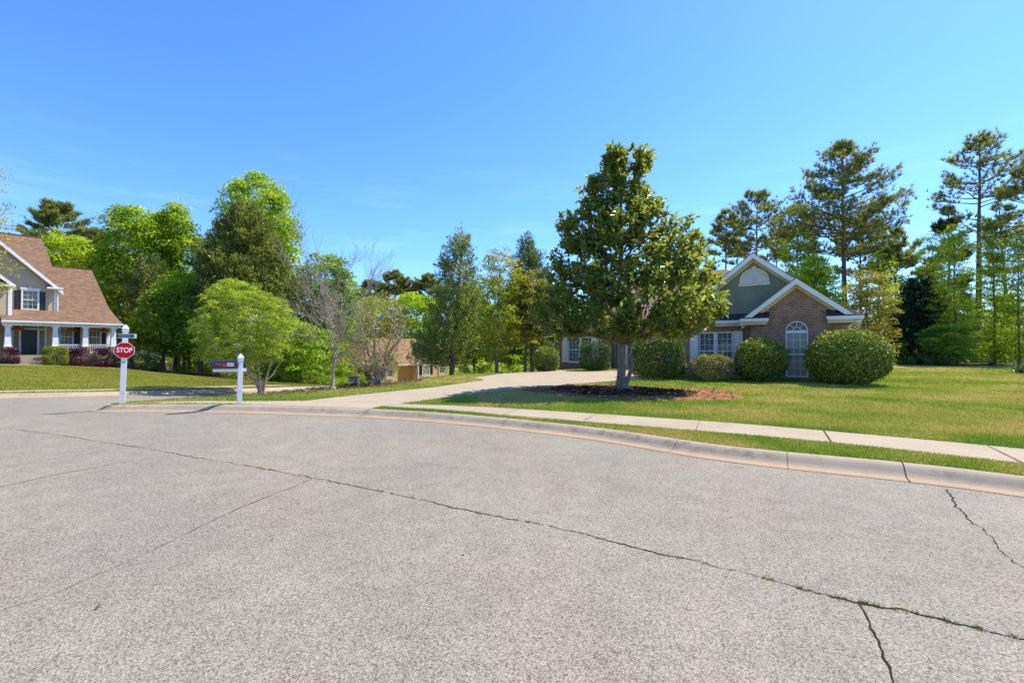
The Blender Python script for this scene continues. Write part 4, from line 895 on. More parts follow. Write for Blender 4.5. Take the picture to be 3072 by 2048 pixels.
mass('undergrowth', RW, 1000, .5, .16, GREEN_MID[1:] + GREEN_BRIGHT[1:3], .6, 3.6)
RW2 = np.array([(14, 62), (50, 50), (70, 50), (80, 90), (20, 100), (4, 80)])
mass('distant_wood', RW2, 1100, 1.3, .40, GREEN_MID + GREEN_BRIGHT[2:3], 4, 9)
for P in (np.array([(-60, 52), (-38, 50), (-33.5, 45.8), (-28.5, 43.2), (-22.5, 41.6), (-20, 44), (-17, 48), (-14.6, 60), (-14, 110), (-90, 110)]), np.array([(20.5, 33), (23.4, 30.0), (28, 30.0), (33, 29.6), (45, 27), (80, 40), (80, 100), (10, 100), (4, 48), (14, 40)]), np.array([(-5.5, 31), (-1, 29.6), (1.5, 31.5), (4, 38), (4, 80), (-4, 80), (-4, 46)])):
    tag(sheet('leaf_litter', P, 'leaf_litter', .02, 1.6), kind='structure')

# ------------------------------------------------------------------ shrubs
def bush_px(name, label, px, py, l, r, top, leaf, n, pal, depth=1.0, dY=0.0, Y=None, **kw):
    """bush whose front foot is at pixel (px,py) and which spans l..r"""
    b = base_at(px, Y) if Y else px_base(px, py); rx = (r - l) / 2 * b[1] / F; ry = rx * depth; Y = b[1] + ry * .75 + dY; rx = (r - l) / 2 * Y / F; x = at((l + r) / 2, Y); z = g1(x, Y); h = zat(top, Y) - z
    return bush(name, label, (x, Y, z), rx, ry, h, leaf, n, pal, **kw)
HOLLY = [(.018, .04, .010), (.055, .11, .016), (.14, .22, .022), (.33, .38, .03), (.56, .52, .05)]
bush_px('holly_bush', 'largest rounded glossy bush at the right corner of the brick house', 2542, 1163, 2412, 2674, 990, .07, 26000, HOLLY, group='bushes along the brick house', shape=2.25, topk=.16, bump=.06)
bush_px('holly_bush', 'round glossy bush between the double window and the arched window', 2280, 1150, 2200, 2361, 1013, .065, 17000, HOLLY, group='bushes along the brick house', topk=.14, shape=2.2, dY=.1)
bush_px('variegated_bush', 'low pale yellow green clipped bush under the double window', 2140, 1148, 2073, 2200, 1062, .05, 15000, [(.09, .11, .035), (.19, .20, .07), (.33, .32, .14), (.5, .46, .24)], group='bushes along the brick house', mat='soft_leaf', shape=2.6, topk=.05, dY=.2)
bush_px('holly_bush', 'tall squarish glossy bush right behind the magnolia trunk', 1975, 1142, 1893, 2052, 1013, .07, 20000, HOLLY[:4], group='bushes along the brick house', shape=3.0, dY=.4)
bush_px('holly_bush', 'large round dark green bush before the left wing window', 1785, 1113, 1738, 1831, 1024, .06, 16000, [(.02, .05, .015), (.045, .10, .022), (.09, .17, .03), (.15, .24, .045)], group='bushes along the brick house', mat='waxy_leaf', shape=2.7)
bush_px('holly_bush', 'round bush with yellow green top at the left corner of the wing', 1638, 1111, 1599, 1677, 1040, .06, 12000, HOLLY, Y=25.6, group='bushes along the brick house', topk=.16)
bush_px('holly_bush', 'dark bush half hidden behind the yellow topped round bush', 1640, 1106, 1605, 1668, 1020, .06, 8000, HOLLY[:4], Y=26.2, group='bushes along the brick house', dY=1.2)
pb = px_base(3072, 1128)
def yucca(label, px, py, Y=None, n=60, l=.5, name='strap_leaf_plant', w=.035, pal=None, group=None):
    b = px_base(px, py); t = thing_at(name, *b, label, 'plant', group); a = RNG.uniform(0, 6.28, n); e = RNG.uniform(.25, 1.3, n); D = np.column_stack([np.cos(a) * np.cos(e), np.sin(a) * np.cos(e), np.sin(e)])
    P = np.column_stack([RNG.normal(0, .1 * l, (n, 2)), np.full(n, .02)]); L = l * RNG.uniform(.6, 1.2, n); N = unit(np.cross(D, np.cross(np.array([[0, 0, 1.]]), D)) * -1)
    leaf_mesh('foliage', P, D, N, L, np.full(n, w), palette(pal or [(.03, .07, .02), (.08, .13, .04), (.20, .24, .09)], n, .2), 'waxy_leaf', t)
    tube_mesh('stem', [(0, 0, -.03, .03, 0, 0, .12, .02)], 'pale_bark', t, 5)
yucca('spiky strap leaved plant at the right edge of the lawn', 3062, 1121, n=110, l=.75, w=.05)
for i, (px, py, lab) in enumerate(((2735, 1094, 'grey green grassy tuft under the dark conifer at the wood edge'), (2790, 1096, 'grassy tuft just right of the tuft under the dark conifer'), (2975, 1099, 'grassy tuft at the foot of the lime saplings by the wood edge'), (2845, 1097, 'grassy tuft at the wood edge in front of the low green tree'))):
    yucca(lab, px, py, n=150, l=.55, w=.022, name='grass_tuft', pal=[(.04, .07, .03), (.09, .13, .06), (.15, .19, .09)], group='grassy tufts at the right wood edge')
for i, (px, py, w, lab) in enumerate(((840, 1138, 40, 'reddish green shrub on the far lawn behind the crape myrtle'), (880, 1140, 46, 'yellow green shrub on the far lawn beside the reddish shrub'), (925, 1136, 40, 'bright green fern like shrub on the far lawn left of the bare trunk'))):
    bush_px('garden_shrub', lab, px, py + 8, px - w, px + w, py - 42, .16, 2600, [(.05, .07, .015), (.15, .17, .02), (.28, .30, .04)] if i else [(.07, .05, .02), (.14, .10, .03), (.20, .20, .04)], mat='soft_leaf', group='shrubs on the far lawn', bump=.2, shag=.16, shape=2.1, cat='shrub')
for px, py, lab in ((1060, 1158, 'small bright green plant among the stones left of the budding shrub'), (1100, 1160, 'small bright green plant among the stones under the budding shrub'), (1012, 1160, 'tiny bright green plant at the foot of the bare tree')):
    yucca(lab, px, py, n=40, l=.28, w=.05, name='small_plant', pal=[(.08, .15, .02), (.18, .27, .03), (.28, .36, .05)], group='small plants on the mulched bank')
# border stones on the bank
def stone(label, px, py, s):
    b = px_base(px, py); n = 9; m = 6; V = []; sx, sy, sz = s * RNG.uniform(.9, 1.5), s * RNG.uniform(.7, 1.1), s * RNG.uniform(.5, .8)
    mb = MB(); prof = []
    for j in range(m):
        f = j / (m - 1) * math.pi / 2; r = math.cos(f) ** .6; prof.append((max(r, .02), math.sin(f)))
    mb.lathe(prof, n); mb.v = [(x * sx * RNG.uniform(.85, 1.15), y * sy * RNG.uniform(.85, 1.15), z * sz * RNG.uniform(.85, 1.1) - .02) for x, y, z in mb.v]
    o = mb.build('border_stone', 'fieldstone', None); o.location = b; o.rotation_euler[2] = RNG.uniform(0, 6); tag(o, label, 'stone', 'stones edging the mulched bank')
for px, py, s, lab in ((978, 1165, .17, 'stone edging the bank just left of the bare tree foot'), (1000, 1166, .15, 'flat stone edging the bank just below the bare tree foot'), (1030, 1158, .16, 'stone lying between bare tree and budding shrub'), (1068, 1157, .14, 'stone beside the small plant left of the budding shrub'), (1112, 1154, .24, 'largest pinkish stone under the budding shrub'), (1140, 1152, .13, 'stone at the right foot of the budding shrub'), (1160, 1150, .18, 'last stone of the row right of the budding shrub'), (920, 1172, .10, 'small stone on the bank between crape myrtle and bare tree')):
    stone(lab, px, py, s)
# ------------------------------------------------------------------ buildings
def window(house, x0, x1, z0, z1, y, cols, rows, frame=.06, blinds='blind_white', sash=True, mat='white_vinyl', bar=.018, name='window', casing=True):
    """y = wall face (front); frame stands 3 cm proud, glass 4 cm back, blinds behind"""
    m = MB(); f = frame; yo, yi = y - .035, y + .06
    m.box(x0, x0 + f, yo, yi, z0, z1); m.box(x1 - f, x1, yo, yi, z0, z1); m.box(x0 + f, x1 - f, yo, yi, z1 - f, z1); m.box(x0 + f, x1 - f, yo - .02, yi, z0, z0 + f * .9)
    a0, a1, b0, b1 = x0 + f, x1 - f, z0 + f * .9, z1 - f; zm = (b0 + b1) / 2
    if sash: m.box(a0, a1, y - .02, y + .05, zm - .03, zm + .03)
    w = m.build(name, mat, house)
    g = MB(); c = MB(); cw = (a1 - a0) / cols; ch = (b1 - b0) / rows
    for i in range(1, cols): c.box(a0 + i * cw - bar / 2, a0 + i * cw + bar / 2, y - .002, y + .022, b0, b1)
    for j in range(1, rows):
        z = b0 + j * ch
        if sash and abs(z - zm) < .06: continue
        for i in range(cols):
            e0 = a0 + i * cw + (bar / 2 if i else 0); e1 = a0 + (i + 1) * cw - (bar / 2 if i < cols - 1 else 0); c.box(e0, e1, y - .002, y + .022, z - bar / 2, z + bar / 2)
    if c.v: c.build('muntin', mat, w)
    g.poly([(a0, y + .026, b0), (a1, y + .026, b0), (a1, y + .026, b1), (a0, y + .026, b1)]); g.build('pane', 'window_glass', w)
    bk = MB(); bk.poly([(a0, y + .16, b0), (a1, y + .16, b0), (a1, y + .16, b1), (a0, y + .16, b1)])
    bk.poly([(a0, y + .06, b0), (a0, y + .16, b0), (a0, y + .16, b1), (a0, y + .06, b1)]); bk.poly([(a1, y + .06, b0), (a1, y + .16, b0), (a1, y + .16, b1), (a1, y + .06, b1)])
    bk.build('interior', 'room_dark', w)
    if blinds:
        s = MB(); z = b0 + .02
        while z < b1 - .02: s.slab((a0 + .012, y + .07, z), (a1 - .012, y + .07, z), (a1 - .012, y + .092, z + .046), (a0 + .012, y + .092, z + .046), .004); z += .05
        s.build('blind', blinds, w)
    return w
def shutter(house, x0, x1, z0, z1, y, mat):
    m = MB(); e = .055; zm = (z0 + z1) / 2; yo = y - .035
    m.box(x0, x0 + e, yo, y - .001, z0, z1); m.box(x1 - e, x1, yo, y - .001, z0, z1)
    for a, b in ((z0, z0 + e), (zm - e / 2, zm + e / 2), (z1 - e, z1)): m.box(x0 + e, x1 - e, yo, y - .001, a, b)
    for a, b in ((z0 + e, zm - e / 2), (zm + e / 2, z1 - e)):
        m.box(x0 + e, x1 - e, yo + .02, y - .001, a, b); m.box(x0 + e + .03, x1 - e - .03, yo + .008, yo + .02, a + .03, b - .03)
    return m.build('shutter', mat, house)
def rake(m, xa, za, xb, zb, y0, y1, dep):
    """sloping board under a gable edge from (xa,za) to (xb,zb), dep = vertical depth"""
    return m.prism([(xa, za), (xb, zb), (xb, zb - dep), (xa, za - dep)], y0, y1)
def gable_trim(house, xc, zt, half, slope, y, over, board=.22, mat='white_paint', soffit='cream_paint', name='rake_board', left=True, right=True):
    """rake boards of a gable: y = wall face, boards hang `over` in front of it"""
    m = MB(); s = MB(); d = board * math.hypot(1, slope)
    for sg, on in ((-1, left), (1, right)):
        if not on: continue
        xe = xc + sg * half; ze = zt - slope * half
        rake(m, xc, zt, xe, ze, y - over, y - over + .03, d)
        rake(s, xc, zt - d * .85, xe, ze - d * .85, y - over + .03, y - .001, .03)
        rake(s, xc, zt - d * .85 - .03, xe, ze - d * .85 - .03, y - .03, y - .002, d * .5)
    m.build(name, mat, house); s.build('soffit', soffit, house)

# ---- brick house on the right
YAW = R(-33); U0 = np.array([.626 * 18.9, 18.9]); UX = np.array([math.cos(YAW), math.sin(YAW)]); UY = np.array([-math.sin(YAW), math.cos(YAW)])
ZF = .34
bh = tag(empty('brick_house', (U0[0], U0[1], 0), YAW), 'single storey brick house with green stucco gable and white trim', 'house')
EZ = 2.90; SL = .81; AP = 4.54; GX, GAP = -1.66, 5.94          # eave, slope, brick apex, green gable centre and apex
# walls
m = MB(); wl, wr = -1.7, 1.7
def arch(x, r, zc, n=14, a0=0, a1=math.pi): return [(x + r * math.cos(a0 + (a1 - a0) * i / n), zc + r * math.sin(a0 + (a1 - a0) * i / n)) for i in range(n + 1)]
AR, AZ, A0 = .395, 2.39, .47
m.prism([(wl, -.2), (-AR, -.2), (-AR, AZ)] + arch(0, AR, AZ, 14, math.pi, math.pi / 2)[1:] + [(0, AP - .22), (wl, AP - .22 - SL * 1.7)], 0, .2)
m.prism([(AR, -.2), (wr, -.2), (wr, AP - .22 - SL * 1.7), (0, AP - .22)] + arch(0, AR, AZ, 14, math.pi / 2, 0)[:-1] + [(AR, AZ)], 0, .2)
m.box(-AR, AR, 0, .2, -.2, A0)
m.build('wall', 'brick', bh); m = MB()
m.box(wr - .2, wr, .2, 9, -.2, EZ); m.box(wl, wl + .2, .2, 1.0, -.2, EZ - .1)
YR = 1.0                                                         # recessed wall
DW0, DW1, DZ0, DZ1 = -4.02, -2.52, .62, 2.42
m.box(-5.05, DW0, YR, YR + .2, -.2, EZ - .15); m.box(DW1, wl, YR, YR + .2, -.2, EZ - .15); m.box(DW0, DW1, YR, YR + .2, -.2, DZ0); m.box(DW0, DW1, YR, YR + .2, DZ1, EZ - .15)
m.box(-5.05, -4.85, YR + .2, 5, -.2, EZ)
m.build('wall', 'brick', bh); m = MB()
YW = 5.3; X0, X1 = -13.75, -10.0; W0, W1, WZ0, WZ1 = -13.05, -11.35, .72, 2.36
m.box(X0, W0, YW, YW + .2, -.2, 2.72); m.box(W1, X1, YW, YW + .2, -.2, 2.72); m.box(W0, W1, YW, YW + .2, -.2, WZ0); m.box(W0, W1, YW, YW + .2, WZ1, 2.72)
m.box(X0, X0 + .2, YW + .2, 12, -.2, 2.72)
m.build('wall', 'brick', bh)
# soldier courses: every brick of the arch, header rows under the eaves
m = MB()
for r0, r1, n in ((AR + .012, AR + .108, 22), (AR + .118, AR + .212, 26), (AR + .222, AR + .335, 32)):
    for i in range(n):
        a = math.pi * (i + .06) / n; b = math.pi * (i + .94) / n
        m.prism([(r0 * math.cos(a), AZ + r0 * math.sin(a)), (r1 * math.cos(a), AZ + r1 * math.sin(a)), (r1 * math.cos(b), AZ + r1 * math.sin(b)), (r0 * math.cos(b), AZ + r0 * math.sin(b))], -.012, .05)
m.build('brick_arch', 'brick', bh)
for xa, xb, y, z in ((wl + .01, -.62, 0, 2.43), (.75, wr - .01, 0, 2.43), (-5.0, wl - .02, YR, 2.44)):
    x = xa; m = MB()
    while x < xb - .05: m.box(x, x + .058, y - .008, y + .03, z, z + .2); x += .0677
    m.build('soldier_course', 'brick', bh)
# green stucco gable with its arched louvre
m = MB(); gy = YR; hw = 3.75
m.prism([(GX - hw + .1, EZ - .13), (GX + hw - .38, EZ - .13), (GX + hw - .38, GAP - .22 - SL * (hw - .38)), (GX, GAP - .22), (GX - hw + .1, GAP - .22 - SL * (hw - .1))], gy, gy + .2)
m.build('stucco_wall', 'green_stucco', bh); m = MB()
m.box(-10.0, -5.05, 6.1, 6.3, -.2, 2.9); m.box(-10.0, -9.8, YW + .2, 6.1, -.2, 2.72)
m.build('stucco_wall', 'green_stucco', bh)
VX, VZ, VR, VS = GX + .02, 4.62, .40, .62
pts = lambda r, s: [(VX - r, VZ)] + [(VX + r * math.cos(a), VZ + .10 + r * .93 * math.sin(a)) for a in np.linspace(math.pi, 0, 17)] + [(VX + r, VZ)]
m = MB(); o_, i_ = pts(.60, 0), pts(.44, 0)
for k in range(len(o_) - 1): m.prism([i_[k], o_[k], o_[k + 1], i_[k + 1]], gy - .06, gy - .001)
m.box(VX - .64, VX + .64, gy - .07, gy - .001, VZ - .14, VZ - .002)
m.prism([(VX - .07, VZ + .50), (VX + .07, VZ + .50), (VX + .095, VZ + .74), (VX - .095, VZ + .74)], gy - .09, gy - .001)
vent = m.build('gable_vent', 'cream_paint', bh)
m = MB(); i2 = pts(.438, 0); m.prism(i2, gy - .02, gy - .002); m.build('vent_back', 'white_paint', vent)
m = MB(); z = VZ + .03
while z < VZ + .46:
    w = .40 if z < VZ + .1 else .41 * math.sqrt(max(0.02, 1 - ((z - VZ - .1) / .40) ** 2)); m.slab((VX - w, gy - .05, z), (VX + w, gy - .05, z), (VX + w, gy - .022, z + .035), (VX - w, gy - .022, z + .035), .008); z += .052
m.build('louvre', 'white_vinyl', vent)
# rakes
gable_trim(bh, 0, AP, 2.06, SL, 0, .36, .20)
gable_trim(bh, GX, GAP, hw + .1, SL, gy, .36, .20)
# eave returns, gutters, pent roofs
fz = EZ
def flush(): gt.build('gutter', 'white_paint', bh); m.build('eave', 'cream_paint', bh); (pr.build('pent_roof', 'grey_shingle', bh) if pr.v else None)
for xa, xb, y in ((-2.08, -.98, 0), (1.0, 2.2, 0)):
    m = MB(); gt = MB(); pr = MB()
    gt.prism([(xa, fz + .02), (xb, fz + .02), (xb, fz - .06), (xb - .05, fz - .11), (xa + .05, fz - .11), (xa, fz - .06)], y - .44, y - .33)
    m.box(xa + .05, xb - .1, y - .33, y - .001, fz - .24, fz - .0); m.box(xa + .05, xb - .05, y - .36, y - .33, fz - .17, fz)
    pr.slab((xa + .05, y - .42, fz + .035), (xb, y - .42, fz + .035), (xb - (.0 if xa < 0 else .35), y - .002, fz + .30), (xa + (.32 if xa < 0 else 0), y - .002, fz + .30), .02)
    flush()
m = MB(); gt = MB(); pr = MB()
gt.prism([(-5.5, fz + .02), (-2.1, fz + .02), (-2.1, fz - .11), (-5.5, fz - .11)], YR - .44, YR - .33)
m.box(-5.4, -1.7, YR - .33, YR - .001, fz - .24, fz)
pr.slab((-5.5, YR - .42, fz + .035), (-1.72, YR - .42, fz + .035), (-1.72, YR - .002, fz + .34), (-5.5, YR - .002, fz + .34), .02)
flush(); m = MB(); gt = MB(); pr = MB()
gt.prism([(-14.0, 2.86), (-9.85, 2.86), (-9.85, 2.74), (-14.0, 2.74)], YW - .44, YW - .33); m.box(-13.95, -9.9, YW - .33, YW - .001, 2.58, 2.84)
flush(); gt = MB(); gt.box(wr + .40, wr + .5, -.32, 9, fz - .10, fz + .02); gt.build('gutter', 'white_paint', bh)
m = MB(); pth = [(2.12, -.30, 2.80), (2.10, -.22, 2.70), (1.86, .06, 2.62), (1.77, .1, 2.50), (1.77, .1, .3)]
for a, b in zip(pth[:-1], pth[1:]): m.bar(a, b, .075, .06)
m.build('downpipe', 'white_paint', bh)
# main roofs
m = MB(); th = .05
def gable_roof(m, xc, zt, half, slope, y0, y1):
    for sg in (-1, 1):
        xe = xc + sg * half; ze = zt - slope * half; m.slab((xc, y0, zt + .02), (xe, y0, ze + .02), (xe, y1, ze + .02), (xc, y1, zt + .02), .04)
gable_roof(m, 0, AP, 2.1, SL, -.37, 3.2); gable_roof(m, GX, GAP, hw + .14, SL, gy - .37, 6.5)
m.build('roof', 'brown_shingle', bh)
m = MB(); rz = 6.75; y0, y1, yr = 4.9, 15.1, 10.0
e = 2.86
m.slab((-14.1, y0, e), (-5.2, y0, e), (-4.2, yr, rz), (-9.5, yr, rz), .05); m.slab((-5.2, y0, e), (2.1, y0, e), (-4.0, yr, rz), (-4.2, yr, rz), .05)
m.slab((2.1, y1, e), (-14.1, y1, e), (-9.5, yr, rz), (-4.0, yr, rz), .05); m.slab((-14.1, y1, e), (-14.1, y0, e), (-9.5, yr, rz), (-9.5, yr + .01, rz), .05); m.slab((2.1, y0, e), (2.1, y1, e), (-4.0, yr + .01, rz), (-4.0, yr, rz), .05)
m.slab((-10.2, 4.7, 2.86), (-5.0, 4.7, 2.86), (-5.0, 6.5, 3.9), (-10.2, 6.5, 3.9), .05)
m.build('hip_roof', 'tan_shingle', bh)
# windows
w = window(bh, DW0, (DW0 + DW1) / 2 - .035, DZ0, DZ1, YR + .05, 3, 6); window(bh, (DW0 + DW1) / 2 + .035, DW1, DZ0, DZ1, YR + .05, 3, 6)
m = MB(); m.box((DW0 + DW1) / 2 - .035, (DW0 + DW1) / 2 + .035, YR - .01, YR + .1, DZ0, DZ1); m.box(DW0 - .05, DW1 + .05, YR - .05, YR + .05, DZ0 - .07, DZ0); m.build('window_trim', 'white_vinyl', bh)
shutter(bh, DW0 - .40, DW0 - .02, DZ0 - .03, DZ1 + .02, YR, 'white_paint'); shutter(bh, DW1 + .02, DW1 + .40, DZ0 - .03, DZ1 + .02, YR, 'white_paint')
mid = (W0 + W1) / 2
window(bh, W0, mid - .04, WZ0, WZ1, YW + .05, 3, 6); window(bh, mid + .04, W1, WZ0, WZ1, YW + .05, 3, 6)
m = MB(); m.box(mid - .04, mid + .04, YW - .01, YW + .1, WZ0, WZ1); m.box(W0 - .05, W1 + .05, YW - .05, YW + .05, WZ0 - .07, WZ0); m.build('window_trim', 'white_vinyl', bh)
shutter(bh, W0 - .46, W0 - .02, WZ0 - .03, WZ1 + .02, YW, 'white_paint'); shutter(bh, W1 + .02, W1 + .46, WZ0 - .03, WZ1 + .02, YW, 'white_paint')
# arched window: lower sash window plus fan light
aw = window(bh, -AR, AR, A0, 2.33, .06, 3, 6, frame=.05)
m = MB(); o_ = arch(0, AR, AZ, 20); i_ = arch(0, AR - .045, AZ, 20)
for k in range(20): m.prism([i_[k], o_[k], o_[k + 1], i_[k + 1]], .025, .12)
m.box(-AR, AR, .025, .12, 2.33, 2.40)
ic = arch(0, .12, AZ + .01, 12); oc = arch(0, .145, AZ + .01, 12)
for k in range(12): m.prism([ic[k], oc[k], oc[k + 1], ic[k + 1]], .06, .08)
for a in (math.pi / 4, math.pi / 2, 3 * math.pi / 4): m.bar((.145 * math.cos(a), .07, AZ + .01 + .145 * math.sin(a)), (.36 * math.cos(a), .07, AZ + .36 * math.sin(a)), .02, .02, (0, 1, 0))
fan = m.build('fan_light', 'white_vinyl', bh)
m = MB(); m.poly([(x, .085, z) for x, z in arch(0, AR - .045, AZ, 20)]); m.build('pane', 'window_glass', fan)
m = MB(); m.poly([(x, .17, z) for x, z in arch(0, AR - .02, AZ, 20)]); m.build('interior', 'room_dark', fan)
m = MB(); m.box(-AR - .06, AR + .06, -.03, .1, A0 - .075, A0 - .002); m.build('sill', 'brick', bh)
# entry between the wing and the stucco gable
m = MB(); m.box(-9.55, -9.2, 5.9, 6.1, .55, 2.62); m.box(-9.6, -9.15, 5.86, 6.1, .34, .55); m.box(-9.2, -6.0, 5.98, 6.1, 2.45, 2.7); m.box(-6.35, -6.0, 5.9, 6.1, .34, 2.62)
m.build('door_surround', 'white_paint', bh)
window(bh, -9.15, -8.75, .55, 2.4, 6.1, 2, 5, sash=False); window(bh, -6.75, -6.38, .55, 2.4, 6.1, 2, 5, sash=False)
m = MB(); m.box(-8.7, -6.8, 6.02, 6.1, .4, 2.42)
for xa in (-8.55, -7.65):
    for za, zb in ((.6, 1.3), (1.45, 2.25)): m.box(xa, xa + .7, 5.995, 6.02, za, zb)
dr = m.build('door', 'dark_door', bh); m = MB(); m.lathe([(.02, 0), (.035, .02), (.02, .05)], 10); hnd = m.build('handle', 'metal_grey', dr); hnd.location = (-7.78, 5.96, 1.25)
m = MB(); m.box(-9.9, -5.1, 4.6, 6.0, 0, .38); m.build('porch_step', 'pale_concrete', bh)
def hw_(x, y): p = U0 + UX * x + UY * y; return (p[0], p[1])
BED3 = np.array([hw_(*p) for p in ((2.3, -.9), (2.3, 1), (1.8, .1), (-1.6, .1), (-1.7, 1.0), (-5.3, 1.1), (-5.4, -.5), (-2.5, -1.1), (0, -1.2))])
tag(sheet('mulch_bed', BED3, 'dark_mulch', .014, .4), kind='structure')
BED4 = np.array([hw_(*p) for p in ((-15.2, 5.6), (-14.8, 3.9), (-12, 3.7), (-9.8, 4.2), (-9.7, 5.4)) ])
tag(sheet('mulch_bed', BED4, 'dark_mulch', .03, .4), kind='structure')

# ---- tan house with the porch on the left
YL = R(54.6); LU = np.array([math.cos(YL), math.sin(YL)]); LN = np.array([LU[1], -LU[0]]); D0 = np.array([-40.4, 38.0])
lh = tag(empty('siding_house', (D0[0], D0[1], 0), YL), 'tan siding house with brown shingle roof and a white columned porch', 'house')
FZ = 1.06
def siding(m, outline_lo, outline_hi, z0, z1, y, step=.17):
    """lapped boards; outline functions give left and right edge at a height"""
    z = z0
    while z < z1 - .01:
        zt = min(z + step, z1); zt2 = zt - .001
        xl, xr, xl2, xr2 = outline_lo(z), outline_hi(z), outline_lo(zt), outline_hi(zt)
        m.hexa([(xl, y - .018, z), (xr, y - .018, z), (xr, y + .02, z), (xl, y + .02, z), (xl2, y - .002, zt2), (xr2, y - .002, zt2), (xr2, y + .02, zt2), (xl2, y + .02, zt2)]); z = zt
K = lambda v: (lambda z: v)
m = MB(); gx, gz = -2.2, 10.75                                       # big cross gable
siding(m, K(-7.0), K(1.62), .6, 3.95, 0)
siding(m, lambda z: max(-7.0, gx - (gz - .25 - z)), lambda z: min(1.62, gx + (gz - .25 - z)), 4.45, gz - .3, 0)
m.box(-7, 1.6, .02, .2, .3, 4.6); m.prism([(-7, 4.6), (1.6, 4.6), (1.6, 6.6), (gx, gz - .28), (-7, 5.8)], .02, .2)
siding(m, K(1.62), K(5.2), .6, 3.95, 0); m.box(1.62, 5.2, .02, .2, .3, 4.2)
m.prism([(0, .3), (13.5, .3), (13.5, 5.0), (7, 9.3), (1.2, 5.2), (0, 4.0)], 0, .2) if False else None
siding(m, K(-7.0), K(-1.16), 4.2, 6.55, -1.2); m.box(-7, -1.18, -1.18, 0, 4.2, 6.55)
siding(m, K(-7.0), K(-1.78), .4, 3.62, -1.75); m.box(-7, -1.8, -1.73, 0, .2, 3.6)
m.build('wall', 'tan_siding', lh)
m = MB()                                                              # right end wall and the raised gable end behind
for y0, y1, zt0, zt1 in ((.2, 1.2, 4.6, 5.3), (1.2, 7.0, 5.3, 9.3), (7.0, 12.8, 9.3, 5.3)): m.hexa([(5.05, y0, .2), (5.2, y0, .2), (5.2, y1, .2), (5.05, y1, .2), (5.05, y0, zt0), (5.2, y0, zt0), (5.2, y1, zt1), (5.05, y1, zt1)])
m.hexa([(2.2, 6.0, 6), (2.4, 6.0, 6), (2.4, 17.6, 6), (2.2, 17.6, 6), (2.2, 11.7, 12.7), (2.4, 11.7, 12.7), (2.4, 11.9, 12.7), (2.2, 11.9, 12.7)])
m.box(-7, 2.3, 12.5, 17.5, .2, 8.5); m.build('end_wall', 'tan_siding', lh)
# roof: flared main slope, raised back ridge, porch part
m = MB(); th = .10; yb, zb_ = 1.2, 5.5; ye, ze = -2.25, 3.80; yr, zr = 7.0, 9.56; yu, zu = 11.8, 12.92
def zmain(y): return zb_ + .70 * (y - yb)
for xa, xb in ((-7.5, 5.38),):
    n = 5; prev = None
    for i in range(n + 1):                                            # gentle curve at the flare
        f = i / n; y = ye + (yb - ye) * f; z = ze + (zb_ - ze) * (f * .82 + .18 * f * f); x = 5.62 - .24 * f
        if prev: m.slab((-1.75 if prev[1] < 4.2 else -1.75, prev[0], prev[1]), (prev[2], prev[0], prev[1]), (x, y, z), (-1.75, y, z), th)
        prev = (y, z, x)
m.slab((1.3, yb, zb_), (5.38, yb, zb_), (5.38, yr, zr), (1.3, yr, zr), th)
m.slab((-7.5, yb + 2, zmain(yb + 2)), (1.3, yb + 2, zmain(yb + 2)), (1.3, yr, zr), (-7.5, yr, zr), th)
m.slab((-7.5, yr, zr), (2.5, yr, zr), (2.5, yu, zu), (-7.5, yu, zu), th)
m.slab((2.5, yu + 5.9, zu - 4.1), (-7.5, yu + 5.9, zu - 4.1), (-7.5, yu, zu), (2.5, yu, zu), th)
m.slab((5.38, yr + 6, zr - 4.2), (2.4, yr + 6, zr - 4.2), (2.4, yr, zr), (5.38, yr, zr), th)
# cross gable roof
for sg in (-1, 1):
    xe = gx + sg * 4.15; ze2 = gz - 4.15; m.slab((gx, -.42, gz), (xe, -.42, ze2), (xe, 3.0 if sg > 0 else 8, ze2), (gx, 8.9, gz), th)
m.slab((-1.02, -1.62, 6.72), (-1.02, .2, 6.72), (-5.2, .2, 10.6), (-5.2, -1.62, 10.6), th)
m.slab((1.0, -.45, 6.82), (1.95, -.45, 6.82), (1.95, .0, 7.02), (1.0, .0, 7.02), .03)
m.slab((-7, -1.65, 6.66), (-1.05, -1.65, 6.66), (-1.35, -1.2, 7.0), (-7, -1.2, 7.0), .03)
m.build('roof', 'brown_shingle', lh)
m = MB(); m.box(-7.5, 2.52, yu - .1, yu + .1, zu - .02, zu + .06); m.build('ridge_cap', 'brown_shingle', lh); m = MB(); m.box(2.5, 5.4, yr - .1, yr + .1, zr - .02, zr + .06); m.build('ridge_cap', 'brown_shingle', lh)
m = MB()
rake(m, gx, gz - .02, gx + 4.2, gz - 4.22, -.46, -.42, .32); rake(m, gx, gz - .02, gx - 4.2, gz - 4.22, -.46, -.42, .32)
rake(m, -5.2, 10.5, -.98, 6.66, -1.66, -1.62, .30)
m.box(1.0, 2.0, -.50, -.44, 6.70, 6.82); m.box(1.0, 1.62, -.44, -.02, 6.62, 6.70); m.box(-7, -.95, -1.70, -1.64, 6.5, 6.64)
m.box(1.50, 1.66, -.06, -.02, 4.75, 6.62); m.box(-1.32, -1.14, -1.26, -1.21, 4.2, 6.55); m.box(-1.16, -1.1, -1.24, -1.1, 4.2, 6.55)
m.box(-1.78, 5.66, -2.32, -2.22, 3.66, 3.80); m.box(-1.7, 5.5, -2.05, -1.85, 3.42, 3.64); m.box(5.2, 5.5, -1.85, .1, 3.42, 3.64)
m.build('trim', 'white_paint', lh)
m = MB(); m.box(1.68, 1.76, -.14, -.06, 4.6, 6.7); m.bar((1.72, -.1, 4.62), (1.9, -.3, 4.58), .07); m.build('downpipe', 'white_paint', lh)
